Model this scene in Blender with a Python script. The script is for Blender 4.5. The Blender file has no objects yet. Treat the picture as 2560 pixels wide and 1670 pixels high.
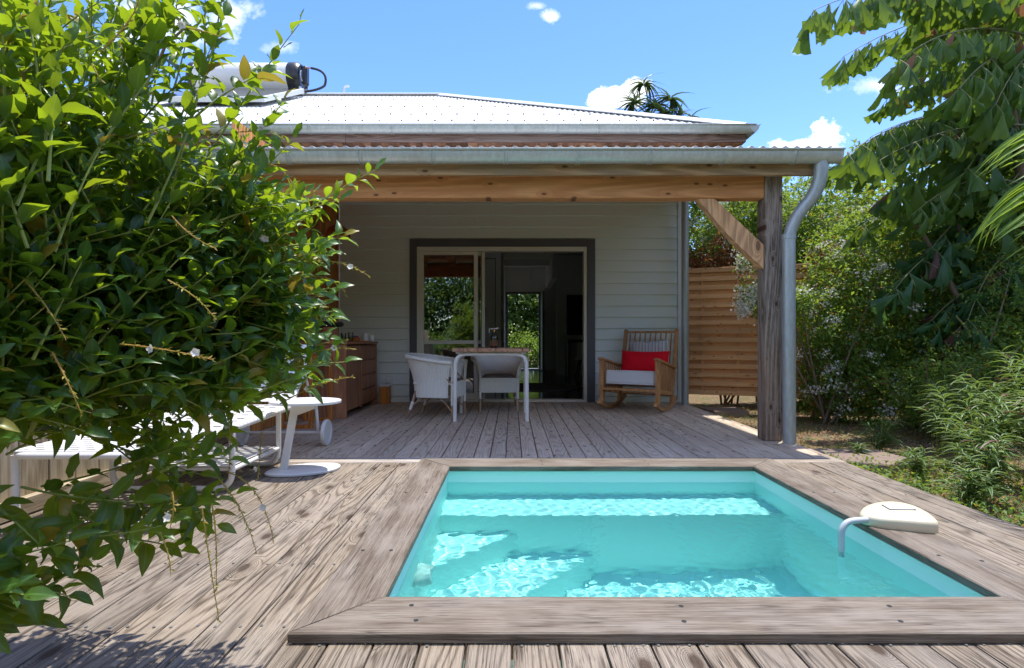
import bpy, bmesh, math, random
import numpy as np
from mathutils import Vector, Matrix
R = math.radians
S = bpy.context.scene
COL = S.collection
random.seed(7)
rng = np.random.default_rng(7)
F, EYE = 1350.0, 0.85

# ---------------------------------------------------------------- camera, sky, sun, exposure
cam = bpy.data.cameras.new('camera'); cam_o = bpy.data.objects.new('camera', cam); COL.objects.link(cam_o)
S.camera = cam_o
cam_o.location = (0, 0, EYE); cam_o.rotation_euler = (R(90), 0, 0)
cam.sensor_width = 36; cam.lens = 36 * F / 2560; cam.shift_y = 15 / 2560; cam.clip_start = .02; cam.clip_end = 2000
SUN_DIR = Vector((-.15, -.17, -1)).normalized()
SUN_ELEV = math.asin(-SUN_DIR.z); SUN_AZ = math.atan2(-SUN_DIR.x, -SUN_DIR.y)
L = bpy.data.lights.new('sun', 'SUN'); L.energy = 2.2; L.angle = R(.5); L.color = (1, .965, .9)
L.cycles.is_caustics_light = True
sun = bpy.data.objects.new('sun', L); COL.objects.link(sun)
sun.rotation_euler = SUN_DIR.to_track_quat('-Z', 'Y').to_euler(); sun.location = (2, 4, 12)
S.view_settings.view_transform = 'Standard'; S.view_settings.look = 'None'; S.view_settings.gamma = 1
S.view_settings.exposure = 1.47
try: S.view_settings.use_curve_mapping = False
except Exception: pass
S.render.engine = 'CYCLES'
cy = S.cycles
cy.use_denoising = True; cy.max_bounces = 10; cy.diffuse_bounces = 6; cy.glossy_bounces = 4; cy.transmission_bounces = 7
cy.transparent_max_bounces = 12; cy.sample_clamp_indirect = 6; cy.caustics_reflective = False

W = bpy.data.worlds.new('World'); S.world = W; W.use_nodes = True
def sky():
    nt = W.node_tree; N = nt.nodes; K = nt.links; bg = N['Background']
    bg.inputs[1].default_value = .15
    st = N.new('ShaderNodeTexSky'); st.sky_type = 'NISHITA'; st.sun_disc = False
    st.sun_elevation = SUN_ELEV; st.sun_rotation = SUN_AZ; st.air_density = 1.0; st.dust_density = .25; st.ozone_density = 3.0
    hs = N.new('ShaderNodeHueSaturation'); hs.inputs['Hue'].default_value = .515; hs.inputs['Saturation'].default_value = 1.24; hs.inputs['Value'].default_value = .83
    K.new(st.outputs[0], hs.inputs['Color'])
    tc = N.new('ShaderNodeTexCoord'); sp = N.new('ShaderNodeSeparateXYZ'); K.new(tc.outputs['Generated'], sp.inputs[0])
    def m(op, a, b=None, c=None):
        n = N.new('ShaderNodeMath'); n.operation = op
        for i, v in enumerate((a, b, c)):
            if v is None: continue
            if isinstance(v, (int, float)): n.inputs[i].default_value = v
            else: K.new(v, n.inputs[i])
        return n.outputs[0]
    ay = m('MAXIMUM', m('ABSOLUTE', sp.outputs[1]), .02)
    u = m('DIVIDE', sp.outputs[0], ay); v = m('DIVIDE', sp.outputs[2], ay)
    no = N.new('ShaderNodeTexNoise'); no.inputs['Scale'].default_value = 16; no.inputs['Detail'].default_value = 9; no.inputs['Roughness'].default_value = .66
    cb = N.new('ShaderNodeCombineXYZ'); K.new(u, cb.inputs[0]); K.new(v, cb.inputs[1]); K.new(cb.outputs[0], no.inputs['Vector'])
    nz = m('SUBTRACT', no.outputs[0], .5)
    acc = None
    # cumulus puffs and wisps: centre u, v, half sizes, softness, strength
    for (px, py, rx, ry, soft, st_) in [(1550, 245, 66, 32, 3.0, 1), (1590, 222, 36, 26, 3.0, 1), (1500, 255, 36, 26, 3., 1),
                                        (2070, 340, 50, 42, 3.4, 1), (2050, 318, 30, 28, 3.4, 1), (1990, 362, 70, 18, 3, 1),
                                        (2200, 215, 95, 26, .9, .75), (2290, 190, 60, 45, .9, .6), (1375, 42, 30, 20, 1.4, .8), (1340, 14, 26, 12, 1.1, .6),
                                        (420, 60, 190, 75, 1.1, .8), (560, 40, 110, 45, 1.1, .75), (700, 120, 55, 18, 1.2, .4), (300, 150, 140, 70, 1.1, .7),
                                        (2000, 125, 26, 14, 1.2, .5), (-500, 200, 380, 90, 1.6, .9), (3300, 180, 330, 100, 1.6, .9)]:
        du = m('DIVIDE', m('SUBTRACT', u, (px - 1280) / F), rx / F); dv = m('DIVIDE', m('SUBTRACT', v, (850 - py) / F), ry / F)
        d = m('SQRT', m('ADD', m('MULTIPLY', du, du), m('MULTIPLY', dv, dv)))
        k = m('MULTIPLY_ADD', nz, 3.4, m('SUBTRACT', 1.0, d))
        k = m('MULTIPLY', m('MINIMUM', m('MAXIMUM', m('MULTIPLY', k, soft), 0), 1), st_)
        acc = k if acc is None else m('MAXIMUM', acc, k)
    # scattered cumulus added outside the view to raise and whiten the fill light
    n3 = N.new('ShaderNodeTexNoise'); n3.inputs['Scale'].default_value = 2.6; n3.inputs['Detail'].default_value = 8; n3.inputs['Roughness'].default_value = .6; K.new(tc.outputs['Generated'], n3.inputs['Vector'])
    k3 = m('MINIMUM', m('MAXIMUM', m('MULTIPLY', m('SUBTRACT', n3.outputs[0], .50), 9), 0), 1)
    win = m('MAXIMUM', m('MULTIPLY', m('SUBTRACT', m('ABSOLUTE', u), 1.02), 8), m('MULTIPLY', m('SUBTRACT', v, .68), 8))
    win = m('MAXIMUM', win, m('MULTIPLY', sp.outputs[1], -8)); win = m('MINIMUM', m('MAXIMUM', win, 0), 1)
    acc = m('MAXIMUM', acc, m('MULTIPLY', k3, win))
    mx = N.new('ShaderNodeMix'); mx.data_type = 'RGBA'
    no2 = N.new('ShaderNodeTexNoise'); no2.inputs['Scale'].default_value = 30; no2.inputs['Detail'].default_value = 5; K.new(cb.outputs[0], no2.inputs['Vector'])
    br = m('MULTIPLY_ADD', no2.outputs[0], 1.1, 3.6)
    cc = N.new('ShaderNodeCombineColor'); K.new(br, cc.inputs[0]); K.new(m('MULTIPLY', br, 1.02), cc.inputs[1]); K.new(m('MULTIPLY', br, 1.08), cc.inputs[2])
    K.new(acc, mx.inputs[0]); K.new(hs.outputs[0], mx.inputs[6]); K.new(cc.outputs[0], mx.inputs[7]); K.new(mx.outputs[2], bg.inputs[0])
sky()

# ---------------------------------------------------------------- helpers
def at(px, py, Y): return Vector(((px - 1280) * Y / F, Y, EYE + (850 - py) * Y / F))

def tag(o, label=None, cat=None, group=None, kind=None):
    if label: o['label'] = label
    if cat: o['category'] = cat
    if group: o['group'] = group
    if kind: o['kind'] = kind
    return o
def empty(name, loc=(0, 0, 0), rz=0, label=None, cat=None, group=None, kind=None, parent=None):
    o = bpy.data.objects.new(name, None); COL.objects.link(o); o.location = loc; o.rotation_euler = (0, 0, rz)
    o.empty_display_size = .1
    if parent: o.parent = parent
    return tag(o, label, cat, group, kind)
def link(name, me, parent=None, loc=None, rot=None):
    o = bpy.data.objects.new(name, me); COL.objects.link(o)
    if parent: o.parent = parent
    if loc is not None: o.location = loc
    if rot is not None: o.rotation_euler = rot
    return o
def children(o): return list(o.children)
def copy_tree(o, parent=None):
    c = o.copy(); COL.objects.link(c); c.parent = parent
    for ch in children(o): copy_tree(ch, c)
    return c

class MB:
    def __init__(s): s.v = []; s.f = []
    def add(s, vs, fs):
        b = len(s.v); s.v += [tuple(v) for v in vs]; s.f += [tuple(i + b for i in f) for f in fs]; return s
    def box(s, x0, x1, y0, y1, z0, z1, c=0):
        if c <= 0:
            return s.add([(x0,y0,z0),(x1,y0,z0),(x1,y1,z0),(x0,y1,z0),(x0,y0,z1),(x1,y0,z1),(x1,y1,z1),(x0,y1,z1)],
                         [(0,3,2,1),(4,5,6,7),(0,1,5,4),(1,2,6,5),(2,3,7,6),(3,0,4,7)])
        cx, cy_, cz = (x0+x1)/2, (y0+y1)/2, (z0+z1)/2
        return s.obox(Vector((cx,cy_,cz)), Vector((1,0,0)), Vector((0,1,0)), Vector((0,0,1)), (x1-x0)/2, (y1-y0)/2, (z1-z0)/2, c)
    def obox(s, C, X, Y, Z, a, b, d, c=0):
        c = min(c, a*.9, b*.9, d*.9)
        vs = []; idx = {}
        if c <= 0:
            for k in (-1,1):
                for j in (-1,1):
                    for i in (-1,1): vs.append(C + X*a*i + Y*b*j + Z*d*k)
            return s.add(vs, [(0,2,3,1),(4,5,7,6),(0,1,5,4),(2,6,7,3),(0,4,6,2),(1,3,7,5)])
        for i in (-1,1):
            for j in (-1,1):
                for k in (-1,1):
                    for ax, (p,q,r) in enumerate(((a,b-c,d-c),(a-c,b,d-c),(a-c,b-c,d))):
                        idx[(i,j,k,ax)] = len(vs); vs.append(C + X*p*i + Y*q*j + Z*r*k)
        fs = []
        for ax in range(3):
            for sg in (-1,1):
                o = [q for q in range(3) if q != ax]; q = []
                for (m_, n_) in ((-1,-1),(1,-1),(1,1),(-1,1)):
                    t = [0,0,0]; t[ax] = sg; t[o[0]] = m_; t[o[1]] = n_; q.append(idx[(*t, ax)])
                fs.append(q)
        for ax in range(3):
            o = [q for q in range(3) if q != ax]
            for m_ in (-1,1):
                for n_ in (-1,1):
                    t0=[0,0,0]; t1=[0,0,0]; t0[ax]=-1; t1[ax]=1
                    for t in (t0,t1): t[o[0]]=m_; t[o[1]]=n_
                    fs.append([idx[(*t0,o[0])], idx[(*t1,o[0])], idx[(*t1,o[1])], idx[(*t0,o[1])]])
        for i in (-1,1):
            for j in (-1,1):
                for k in (-1,1): fs.append([idx[(i,j,k,0)], idx[(i,j,k,1)], idx[(i,j,k,2)]])
        return s.add(vs, fs)
    def bar(s, p, q, w, t, up=(0,0,1), c=0):
        p = Vector(p); q = Vector(q); Z = (q-p); l = Z.length; Z = Z/l
        U = Vector(up); X = U.cross(Z)
        if X.length < 1e-4: X = Vector((1,0,0)).cross(Z)
        X.normalize(); Y = Z.cross(X)
        return s.obox((p+q)/2, X, Y, Z, w/2, t/2, l/2, c)
    def tube(s, pts, r, n=8, cap=True, closed=False):
        pts = [Vector(p) for p in pts]; N = len(pts)
        rs = r if isinstance(r, (list, tuple)) else [r]*N
        b = len(s.v); prev = None
        for i, p in enumerate(pts):
            if closed: t = pts[(i+1) % N] - pts[i-1]
            else: t = pts[min(i+1,N-1)] - pts[max(i-1,0)]
            t = t.normalized() if t.length > 1e-9 else Vector((0,0,1))
            if prev is None:
                a = Vector((0,0,1)) if abs(t.z) < .9 else Vector((1,0,0)); u = t.cross(a).normalized()
            else:
                u = prev - t*prev.dot(t); u = u.normalized() if u.length > 1e-6 else prev
            prev = u; w = t.cross(u)
            for k in range(n):
                a = 2*math.pi*k/n; s.v.append(tuple(p + (u*math.cos(a) + w*math.sin(a))*rs[i]))
        for i in range(N if closed else N-1):
            j = (i+1) % N
            for k in range(n):
                k2 = (k+1) % n; s.f.append((b+i*n+k, b+i*n+k2, b+j*n+k2, b+j*n+k))
        if cap and not closed:
            s.f.append(tuple(b+k for k in range(n))[::-1]); s.f.append(tuple(b+(N-1)*n+k for k in range(n)))
        return s
    def lathe(s, prof, C=(0,0,0), n=24, axis='Z'):
        b = len(s.v); m = len(prof)
        for k in range(n):
            a = 2*math.pi*k/n
            for (r, z) in prof:
                p = (r*math.cos(a), r*math.sin(a), z)
                if axis == 'X': p = (p[2], p[0], p[1])
                if axis == 'Y': p = (p[0], p[2], p[1])
                s.v.append((C[0]+p[0], C[1]+p[1], C[2]+p[2]))
        for k in range(n):
            k2 = (k+1) % n
            for j in range(m-1): s.f.append((b+k*m+j, b+k2*m+j, b+k2*m+j+1, b+k*m+j+1))
        return s
    def prism(s, poly, z0, z1, inset=0):
        n = len(poly); b = len(s.v)
        cx = sum(p[0] for p in poly)/n; cyy = sum(p[1] for p in poly)/n
        if inset:
            h = (z1-z0); rings = [(z0,1-inset*.5),(z0+h*.15,1),(z0+h*.7,1),(z0+h*.92,1-inset*.5),(z1,1-inset*1.6)]
        else: rings = [(z0,1),(z1,1)]
        for (z,k) in rings:
            for p in poly: s.v.append((cx+(p[0]-cx)*k, cyy+(p[1]-cyy)*k, z))
        for i in range(len(rings)-1):
            for j in range(n): j2=(j+1)%n; s.f.append((b+i*n+j, b+i*n+j2, b+(i+1)*n+j2, b+(i+1)*n+j))
        s.f.append(tuple(b+j for j in range(n))[::-1]); s.f.append(tuple(b+(len(rings)-1)*n+j for j in range(n)))
        return s
    def grid(s, fn, nu, nv, closed_u=False):
        b = len(s.v)
        for j in range(nv+1):
            for i in range(nu+1): s.v.append(tuple(fn(i/nu, j/nv)))
        for j in range(nv):
            for i in range(nu): a = b+j*(nu+1)+i; s.f.append((a, a+1, a+nu+2, a+nu+1))
        return s
    def mesh(s, name, mat, smooth=False, recalc=True):
        me = bpy.data.meshes.new(name); me.from_pydata(s.v, [], s.f)
        if recalc and len(s.f) < 60000:
            bm = bmesh.new(); bm.from_mesh(me); bmesh.ops.recalc_face_normals(bm, faces=bm.faces); bm.to_mesh(me); bm.free()
        if mat: me.materials.append(mat)
        if smooth:
            me.polygons.foreach_set('use_smooth', [True]*len(me.polygons))
            if smooth != 'all':
                me.set_sharp_from_angle(angle=R(38))
        me.update(); return me
    def build(s, name, mat, parent=None, smooth=False, **kw):
        return link(name, s.mesh(name, mat, smooth), parent, **kw)

def bez(p0, p1, p2, n=10):
    p0, p1, p2 = Vector(p0), Vector(p1), Vector(p2)
    return [p0*(1-t)**2 + p1*2*t*(1-t) + p2*t*t for t in [i/n for i in range(n+1)]]
def roundpath(pts, r, n=5):
    pts = [Vector(p) for p in pts]; out = [pts[0]]
    for i in range(1, len(pts)-1):
        a, b, c = pts[i-1], pts[i], pts[i+1]
        d1 = (a-b); d2 = (c-b); rr = min(r, d1.length*.49, d2.length*.49)
        out += bez(b+d1.normalized()*rr, b, b+d2.normalized()*rr, n)
    out.append(pts[-1]); return out

# ---------------------------------------------------------------- materials
class NT:
    def __init__(s, name):
        s.mat = bpy.data.materials.new(name); s.mat.use_nodes = True; s.nt = s.mat.node_tree; s.N = s.nt.nodes; s.K = s.nt.links
        s.b = s.N['Principled BSDF']; s.out = s.N['Material Output']
    def set(s, i, v):
        if isinstance(v, (int, float)): s.b.inputs[i].default_value = v
        elif isinstance(v, tuple): s.b.inputs[i].default_value = (*v, 1)
        else: s.K.new(v, s.b.inputs[i])
    def m(s, op, a, b=None, c=None, clamp=False):
        n = s.N.new('ShaderNodeMath'); n.operation = op; n.use_clamp = clamp
        for i, v in enumerate((a, b, c)):
            if v is None: continue
            if isinstance(v, (int, float)): n.inputs[i].default_value = v
            else: s.K.new(v, n.inputs[i])
        return n.outputs[0]
    def coord(s, scale=(1,1,1), rand=True, world=False):
        if world: o = s.N.new('ShaderNodeNewGeometry').outputs['Position']
        else: o = s.N.new('ShaderNodeTexCoord').outputs['Object']
        if rand:
            oi = s.N.new('ShaderNodeObjectInfo'); mul = s.N.new('ShaderNodeVectorMath'); mul.operation = 'MULTIPLY_ADD'
            cb = s.N.new('ShaderNodeCombineXYZ')
            for k in range(3): s.K.new(oi.outputs['Random'], cb.inputs[k])
            s.K.new(cb.outputs[0], mul.inputs[0]); mul.inputs[1].default_value = (17.3, 23.1, 9.7); s.K.new(o, mul.inputs[2]); o = mul.outputs[0]
        mp = s.N.new('ShaderNodeVectorMath'); mp.operation = 'MULTIPLY'; mp.inputs[1].default_value = scale; s.K.new(o, mp.inputs[0])
        return mp.outputs[0]
    def noise(s, vec, scale=1, detail=2, rough=.5, dist=0):
        n = s.N.new('ShaderNodeTexNoise'); n.inputs['Scale'].default_value = scale; n.inputs['Detail'].default_value = detail
        n.inputs['Roughness'].default_value = rough; n.inputs['Distortion'].default_value = dist; s.K.new(vec, n.inputs['Vector']); return n.outputs[0]
    def voro(s, vec, scale=1, feature='F1'):
        n = s.N.new('ShaderNodeTexVoronoi'); n.feature = feature; n.inputs['Scale'].default_value = scale; s.K.new(vec, n.inputs['Vector']); return n
    def mix(s, f, a, b, mode='MIX'):
        n = s.N.new('ShaderNodeMix'); n.data_type = 'RGBA'; n.blend_type = mode
        for i, v in ((0, f), (6, a), (7, b)):
            if isinstance(v, (int, float)): n.inputs[i].default_value = v
            elif isinstance(v, tuple): n.inputs[i].default_value = (*v, 1)
            else: s.K.new(v, n.inputs[i])
        return n.outputs[2]
    def ramp(s, f, lo, hi): # linear remap, clamped
        n = s.N.new('ShaderNodeMapRange'); s.K.new(f, n.inputs[0]); n.inputs[1].default_value = lo; n.inputs[2].default_value = hi; return n.outputs[0]
    def bump(s, h, strength=.3, dist=.01):
        n = s.N.new('ShaderNodeBump'); n.inputs['Strength'].default_value = strength; n.inputs['Distance'].default_value = dist
        s.K.new(h, n.inputs['Height']); s.K.new(n.outputs[0], s.b.inputs['Normal'])
    def rnd(s): return s.N.new('ShaderNodeObjectInfo').outputs['Random']

def wood(name, base, light, dark, axis=1, rings=14, ringscale=7, stretch=.1, fib=190, ringk=.5, fibk=.5, rough=.75, bump=.5, bumpd=.003,
         knots=0, flat=None, crack=.0, thin=False, patch=None, patchk=.5, vary=.25, knotcol=None, patchscale=2.5, spec=.3):
    t = NT(name)
    sc = [1,1,1]; sc[axis] = stretch; V = t.coord(tuple(sc))
    n1 = t.noise(V, ringscale, 1.5, .4)
    kn = None
    if knots:
        sk = [1,1,1]; sk[axis] = .45
        VK = t.coord(tuple(sk))
        if flat is not None:
            sv = t.N.new('ShaderNodeSeparateXYZ'); t.K.new(VK, sv.inputs[0]); ax = [q for q in range(3) if q != flat]; cv = t.N.new('ShaderNodeCombineXYZ')
            t.K.new(sv.outputs[ax[0]], cv.inputs[0]); t.K.new(sv.outputs[ax[1]], cv.inputs[1]); VK = cv.outputs[0]
        vo = t.voro(VK, knots)
        if flat is not None: vo.voronoi_dimensions = '2D'
        kn = vo.outputs['Distance']
        kn0 = t.ramp(kn, .22, .0); n1 = t.m('MULTIPLY_ADD', t.m('MULTIPLY', kn0, kn0), .55, n1)
    ph = t.m('MULTIPLY', n1, rings*6.283)
    ring = t.m('MULTIPLY_ADD', t.m('SINE', ph), .5, .5); ring = t.m('SUBTRACT', 1.0, t.m('POWER', t.m('SUBTRACT', 1.0, ring), 2.6)) if thin else t.m('POWER', ring, 1.8)
    sf = [1,1,1]; sf[axis] = .016 if thin else .03; VF = t.coord(tuple(sf)); fb = t.noise(VF, fib, 3, .6)
    fbc = t.ramp(fb, .32, .68)
    VM = t.noise(VF, fib*.22, 2, .6)
    f = t.m('ADD', t.m('MULTIPLY', ring, ringk), t.m('ADD', t.m('MULTIPLY', fbc, fibk), t.m('MULTIPLY', t.m('SUBTRACT', VM, .5), .5)))
    c = t.mix(t.ramp(f, .12, .5), dark, base); c = t.mix(t.ramp(f, .45, 1.0), c, light)
    if patch:
        pn = t.noise(t.coord(tuple([1 if i != axis else .35 for i in range(3)])), patchscale, 4, .6)
        c = t.mix(t.m('MULTIPLY', t.ramp(pn, .42, .66), patchk), c, patch)
    if knots:
        c = t.mix(t.ramp(kn, .075, .045), c, knotcol or tuple(x*.35 for x in dark)); c = t.mix(t.m('MULTIPLY', t.ramp(kn, .13, .06), .28), c, dark)
    sc_ = [1,1,1]; sc_[axis] = .03; VC = t.coord(tuple(sc_))
    if crack:
        ck = t.noise(VC, 42, 2, .6, .25); cw = t.m('ABSOLUTE', t.m('SUBTRACT', ck, .5)); cl = t.ramp(cw, .022, .004)
        ck2 = t.noise(VC, 95, 2, .6); cl2 = t.ramp(t.m('ABSOLUTE', t.m('SUBTRACT', ck2, .5)), .03, .006)
        cmask = t.ramp(t.noise(t.coord((1,1,1)), 7, 2), .38, .6); cl = t.m('MAXIMUM', cl, t.m('MULTIPLY', cl2, .7))
        c = t.mix(t.m('MULTIPLY', t.m('MULTIPLY', cl, cmask), crack), c, tuple(x*.45 for x in dark))
    v = t.m('MULTIPLY_ADD', t.rnd(), vary, 1-vary/2)
    cm = t.N.new('ShaderNodeVectorMath'); cm.operation = 'SCALE'; t.K.new(c, cm.inputs[0]); t.K.new(v, cm.inputs['Scale'])
    t.set('Base Color', cm.outputs[0]); t.set('Roughness', rough); t.set('Specular IOR Level', spec)
    t.bump(t.m('ADD', t.m('MULTIPLY', ring, .6), fbc), bump, bumpd)
    return bpy.data.materials[name]

def plain(name, col, rough=.5, metal=0, nscale=30, namp=.08, bump=0, bumpd=.002, spec=.5, coat=0, trans=0, rand=True):
    t = NT(name); n = t.noise(t.coord(rand=rand), nscale, 4, .6)
    v = t.m('MULTIPLY_ADD', n, namp*2, 1-namp)
    cm = t.N.new('ShaderNodeVectorMath'); cm.operation = 'SCALE'; cm.inputs[0].default_value = col; t.K.new(v, cm.inputs['Scale'])
    t.set('Base Color', cm.outputs[0]); t.set('Roughness', rough); t.set('Metallic', metal); t.set('Specular IOR Level', spec)
    if coat: t.set('Coat Weight', coat)
    if bump: t.bump(n, bump, bumpd)
    return bpy.data.materials[name]

def leafmat(name, c1, c2, tr, k=.4, rough=.42, spec=.45, rim=None):
    t = NT(name)
    a = t.N.new('ShaderNodeAttribute'); a.attribute_name = 'var'
    fv = t.m('FRACT', t.m('ADD', a.outputs['Fac'], t.rnd()))
    n = t.noise(t.coord(rand=False, world=True), 40, 2)
    fv2 = t.m('ADD', fv, t.m('MULTIPLY', t.m('SUBTRACT', n, .5), .6), clamp=True)
    c = t.mix(fv2, c1, c2)
    if rim:  # some old leaves
        c = t.mix(t.ramp(fv, .955, .965), c, rim)
    am = t.N.new('ShaderNodeAttribute'); am.attribute_name = 'midrib'; mid = t.ramp(am.outputs['Fac'], .16, .05)
    ve = t.noise(t.coord(rand=False, world=True), 160, 2); c = t.mix(t.m('MULTIPLY', mid, .45), c, tuple(min(1, x*2.6+.03) for x in c2)); c = t.mix(t.m('MULTIPLY', t.ramp(ve, .6, .75), .25), c, tuple(x*.5 for x in c1))
    t.set('Base Color', c); t.set('Roughness', t.m('MULTIPLY_ADD', ve, .25, rough-.1)); t.set('Specular IOR Level', spec)
    tl = t.N.new('ShaderNodeBsdfTranslucent'); tc = t.mix(fv2, tuple(x*.8 for x in tr), tr)
    if rim: tc = t.mix(t.ramp(fv, .955, .965), tc, tuple(x*1.3 for x in rim))
    t.K.new(tc, tl.inputs[0])
    ms = t.N.new('ShaderNodeMixShader'); ms.inputs[0].default_value = k
    t.K.new(t.b.outputs[0], ms.inputs[1]); t.K.new(tl.outputs[0], ms.inputs[2]); t.K.new(ms.outputs[0], t.out.inputs[0])
    return bpy.data.materials[name]

M = {}
M['deck'] = wood('weathered_deck', (.255,.197,.14), (.375,.31,.235), (.10,.074,.05), 1, thin=True, rings=24, ringscale=6.0, stretch=.075, fib=300, ringk=.55, fibk=.42, bump=.8, patch=(.31,.27,.23), patchk=.5, vary=.3, knots=3.6, flat=2, crack=.95, knotcol=(.10,.065,.045))
M['porchdeck'] = wood('porch_deck', (.58,.48,.36), (.68,.585,.46), (.40,.31,.225), 1, thin=True, rings=22, ringscale=6.0, stretch=.08, fib=300, ringk=.5, fibk=.4, bump=.5, patch=(.48,.34,.245), patchk=.5, vary=.24, knots=5.5, flat=2, crack=.4, knotcol=(.14,.09,.06))
M['coping'] = wood('coping_board', (.185,.145,.108), (.29,.243,.19), (.10,.072,.053), 1, thin=True, rings=12, ringscale=5, stretch=.05, fib=420, ringk=.22, fibk=.7, bump=.5, patch=(.34,.295,.25), patchk=.45, vary=.12, patchscale=9, crack=.7)
M['copingx'] = wood('coping_board_cross', (.19,.15,.11), (.30,.253,.20), (.105,.075,.056), 0, thin=True, rings=12, ringscale=5, stretch=.05, fib=420, ringk=.22, fibk=.7, bump=.5, patch=(.34,.295,.25), patchk=.45, vary=.12, patchscale=9, crack=.7)
M['trim'] = wood('sunbleached_trim', (.38,.31,.24), (.48,.41,.33), (.2,.15,.11), 0, rings=12, fib=300, patch=(.5,.47,.44), vary=.1)
M['beam'] = wood('pine_beam', (.78,.36,.14), (.85,.47,.21), (.58,.24,.085), 0, rings=26, ringscale=3.0, stretch=.05, fib=260, ringk=.35, fibk=.3, bump=.2, knots=6, flat=1, knotcol=(.06,.025,.015), patch=(.54,.27,.11), patchk=.5, vary=.12)
M['fascia'] = wood('weathered_fascia', (.52,.32,.16), (.64,.42,.24), (.32,.18,.085), 0, rings=22, ringscale=3.0, stretch=.05, fib=260, ringk=.4, fibk=.35, bump=.2, knots=5.5, flat=1, knotcol=(.05,.025,.015), patch=(.33,.26,.18), patchk=.6, vary=.12)
M['fascia2'] = wood('upper_fascia', (.30,.19,.15), (.40,.28,.23), (.15,.09,.07), 0, rings=12, fib=260, knots=2.4, flat=1, patch=(.34,.27,.23), vary=.15)
M['soffit'] = wood('soffit_board', (.42,.19,.09), (.5,.26,.14), (.25,.13,.08), 1, rings=8, vary=.9)
M['post'] = wood('weathered_post', (.32,.255,.205), (.46,.38,.32), (.11,.08,.062), 2, rings=13, ringscale=6, stretch=.06, fib=330, ringk=.45, fibk=.6, bump=.8, knots=6, flat=1, crack=.8, knotcol=(.12,.045,.02), patch=(.44,.26,.14), patchk=.35, vary=.05)
M['brace'] = wood('brace_wood', (.72,.39,.19), (.80,.50,.27), (.44,.25,.13), 2, rings=9, fib=260, knots=3, flat=1, vary=.1, bump=.2)
M['slat'] = wood('fence_slat', (.90,.52,.24), (.95,.64,.35), (.62,.34,.16), 0, rings=5, ringscale=4, stretch=.03, fib=260, ringk=.18, fibk=.25, bump=.2, knots=8, flat=1, knotcol=(.22,.09,.04), vary=.3)
M['slatpost'] = wood('fence_post', (.36,.23,.14), (.46,.32,.2), (.2,.12,.07), 2, rings=9, vary=.1, bump=.3)
M['sidewall'] = wood('orange_side_board', (.70,.31,.095), (.80,.42,.16), (.42,.17,.05), 2, rings=10, ringscale=6, fib=260, ringk=.4, fibk=.35, knots=3.2, flat=0, knotcol=(.11,.04,.016), vary=.3, bump=.2)
M['leftfence'] = wood('left_fence_board', (.46,.38,.26), (.56,.48,.35), (.27,.21,.13), 2, rings=9, ringk=.3, fibk=.4, patch=(.48,.43,.30), patchk=.5, vary=.15, bump=.3)
M['leftrail'] = wood('left_fence_rail', (.52,.43,.30), (.62,.54,.4), (.3,.23,.15), 1, rings=9, vary=.1, bump=.3)
M['teak'] = wood('teak', (.58,.31,.13), (.68,.41,.20), (.38,.18,.07), 2, rings=8, ringscale=12, ringk=.25, fibk=.35, bump=.12, vary=.12, rough=.5)
M['walnut'] = wood('walnut_cabinet', (.52,.25,.13), (.62,.34,.19), (.32,.14,.075), 2, rings=9, ringscale=5, fib=260, ringk=.3, fibk=.35, bump=.1, vary=.16, rough=.5)
M['tabletop'] = wood('table_slat', (.52,.30,.19), (.6,.38,.25), (.35,.19,.12), 1, rings=8, vary=.2, bump=.15, rough=.5)
M['rack'] = wood('orange_rack_wood', (.62,.23,.045), (.7,.30,.08), (.42,.14,.03), 2, rings=8, vary=.08, bump=.1, rough=.45)
M['rattan'] = wood('bare_rattan', (.5,.34,.22), (.62,.47,.34), (.28,.17,.1), 2, rings=6, vary=.3, bump=.3)
M['siding'] = plain('siding_paint', (.71,.765,.70), .5, nscale=90, namp=.04, bump=.12, bumpd=.001)
M['cornertrim'] = plain('corner_trim_paint', (.64,.66,.63), .5, nscale=60, namp=.04)
M['darktrim'] = plain('anthracite_paint', (.095,.095,.105), .5, nscale=60, namp=.08)
M['alu'] = plain('cream_aluminium', (.74,.71,.60), .38, nscale=50, namp=.03)
M['white'] = plain('white_powder_coat', (.74,.73,.70), .42, nscale=60, namp=.04)
M['whitewood'] = plain('white_table_paint', (.86,.86,.83), .45, nscale=40, namp=.05)
M['interior'] = plain('interior_grey_wall', (.85,.85,.85), .8, nscale=5, namp=.05)
M['ceiling'] = plain('interior_ceiling', (.62,.62,.60), .85, nscale=5, namp=.05)
M['intfloor'] = plain('glossy_blue_floor', (.02,.032,.045), .12, nscale=20, namp=.15)
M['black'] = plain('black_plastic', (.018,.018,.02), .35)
M['rubber'] = plain('black_rubber', (.02,.02,.022), .7)
M['screen'] = plain('tv_screen', (.008,.009,.011), .12)
M['rug'] = plain('round_rug', (.12,.09,.07), .95, nscale=150, namp=.3, bump=.5)
M['red'] = plain('red_cotton', (.78,.008,.02), .85, nscale=260, namp=.10, bump=.35, bumpd=.001, spec=.2)
M['greycushion'] = plain('grey_cushion', (.66,.68,.71), .9, nscale=420, namp=.2, bump=.35, bumpd=.001, spec=.15)
M['piping'] = plain('white_piping', (.72,.73,.74), .8)
M['taupe'] = plain('taupe_cushion', (.20,.165,.15), .9, nscale=300, namp=.1, bump=.3, bumpd=.001)
M['wicker'] = plain('white_wicker', (.80,.80,.74), .55, nscale=60, namp=.16, bump=.3, bumpd=.002)
M['ceramic'] = plain('white_ceramic', (.75,.75,.72), .25)
M['cream'] = plain('cream_plastic', (.69,.62,.44), .38, nscale=12, namp=.03)
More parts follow.
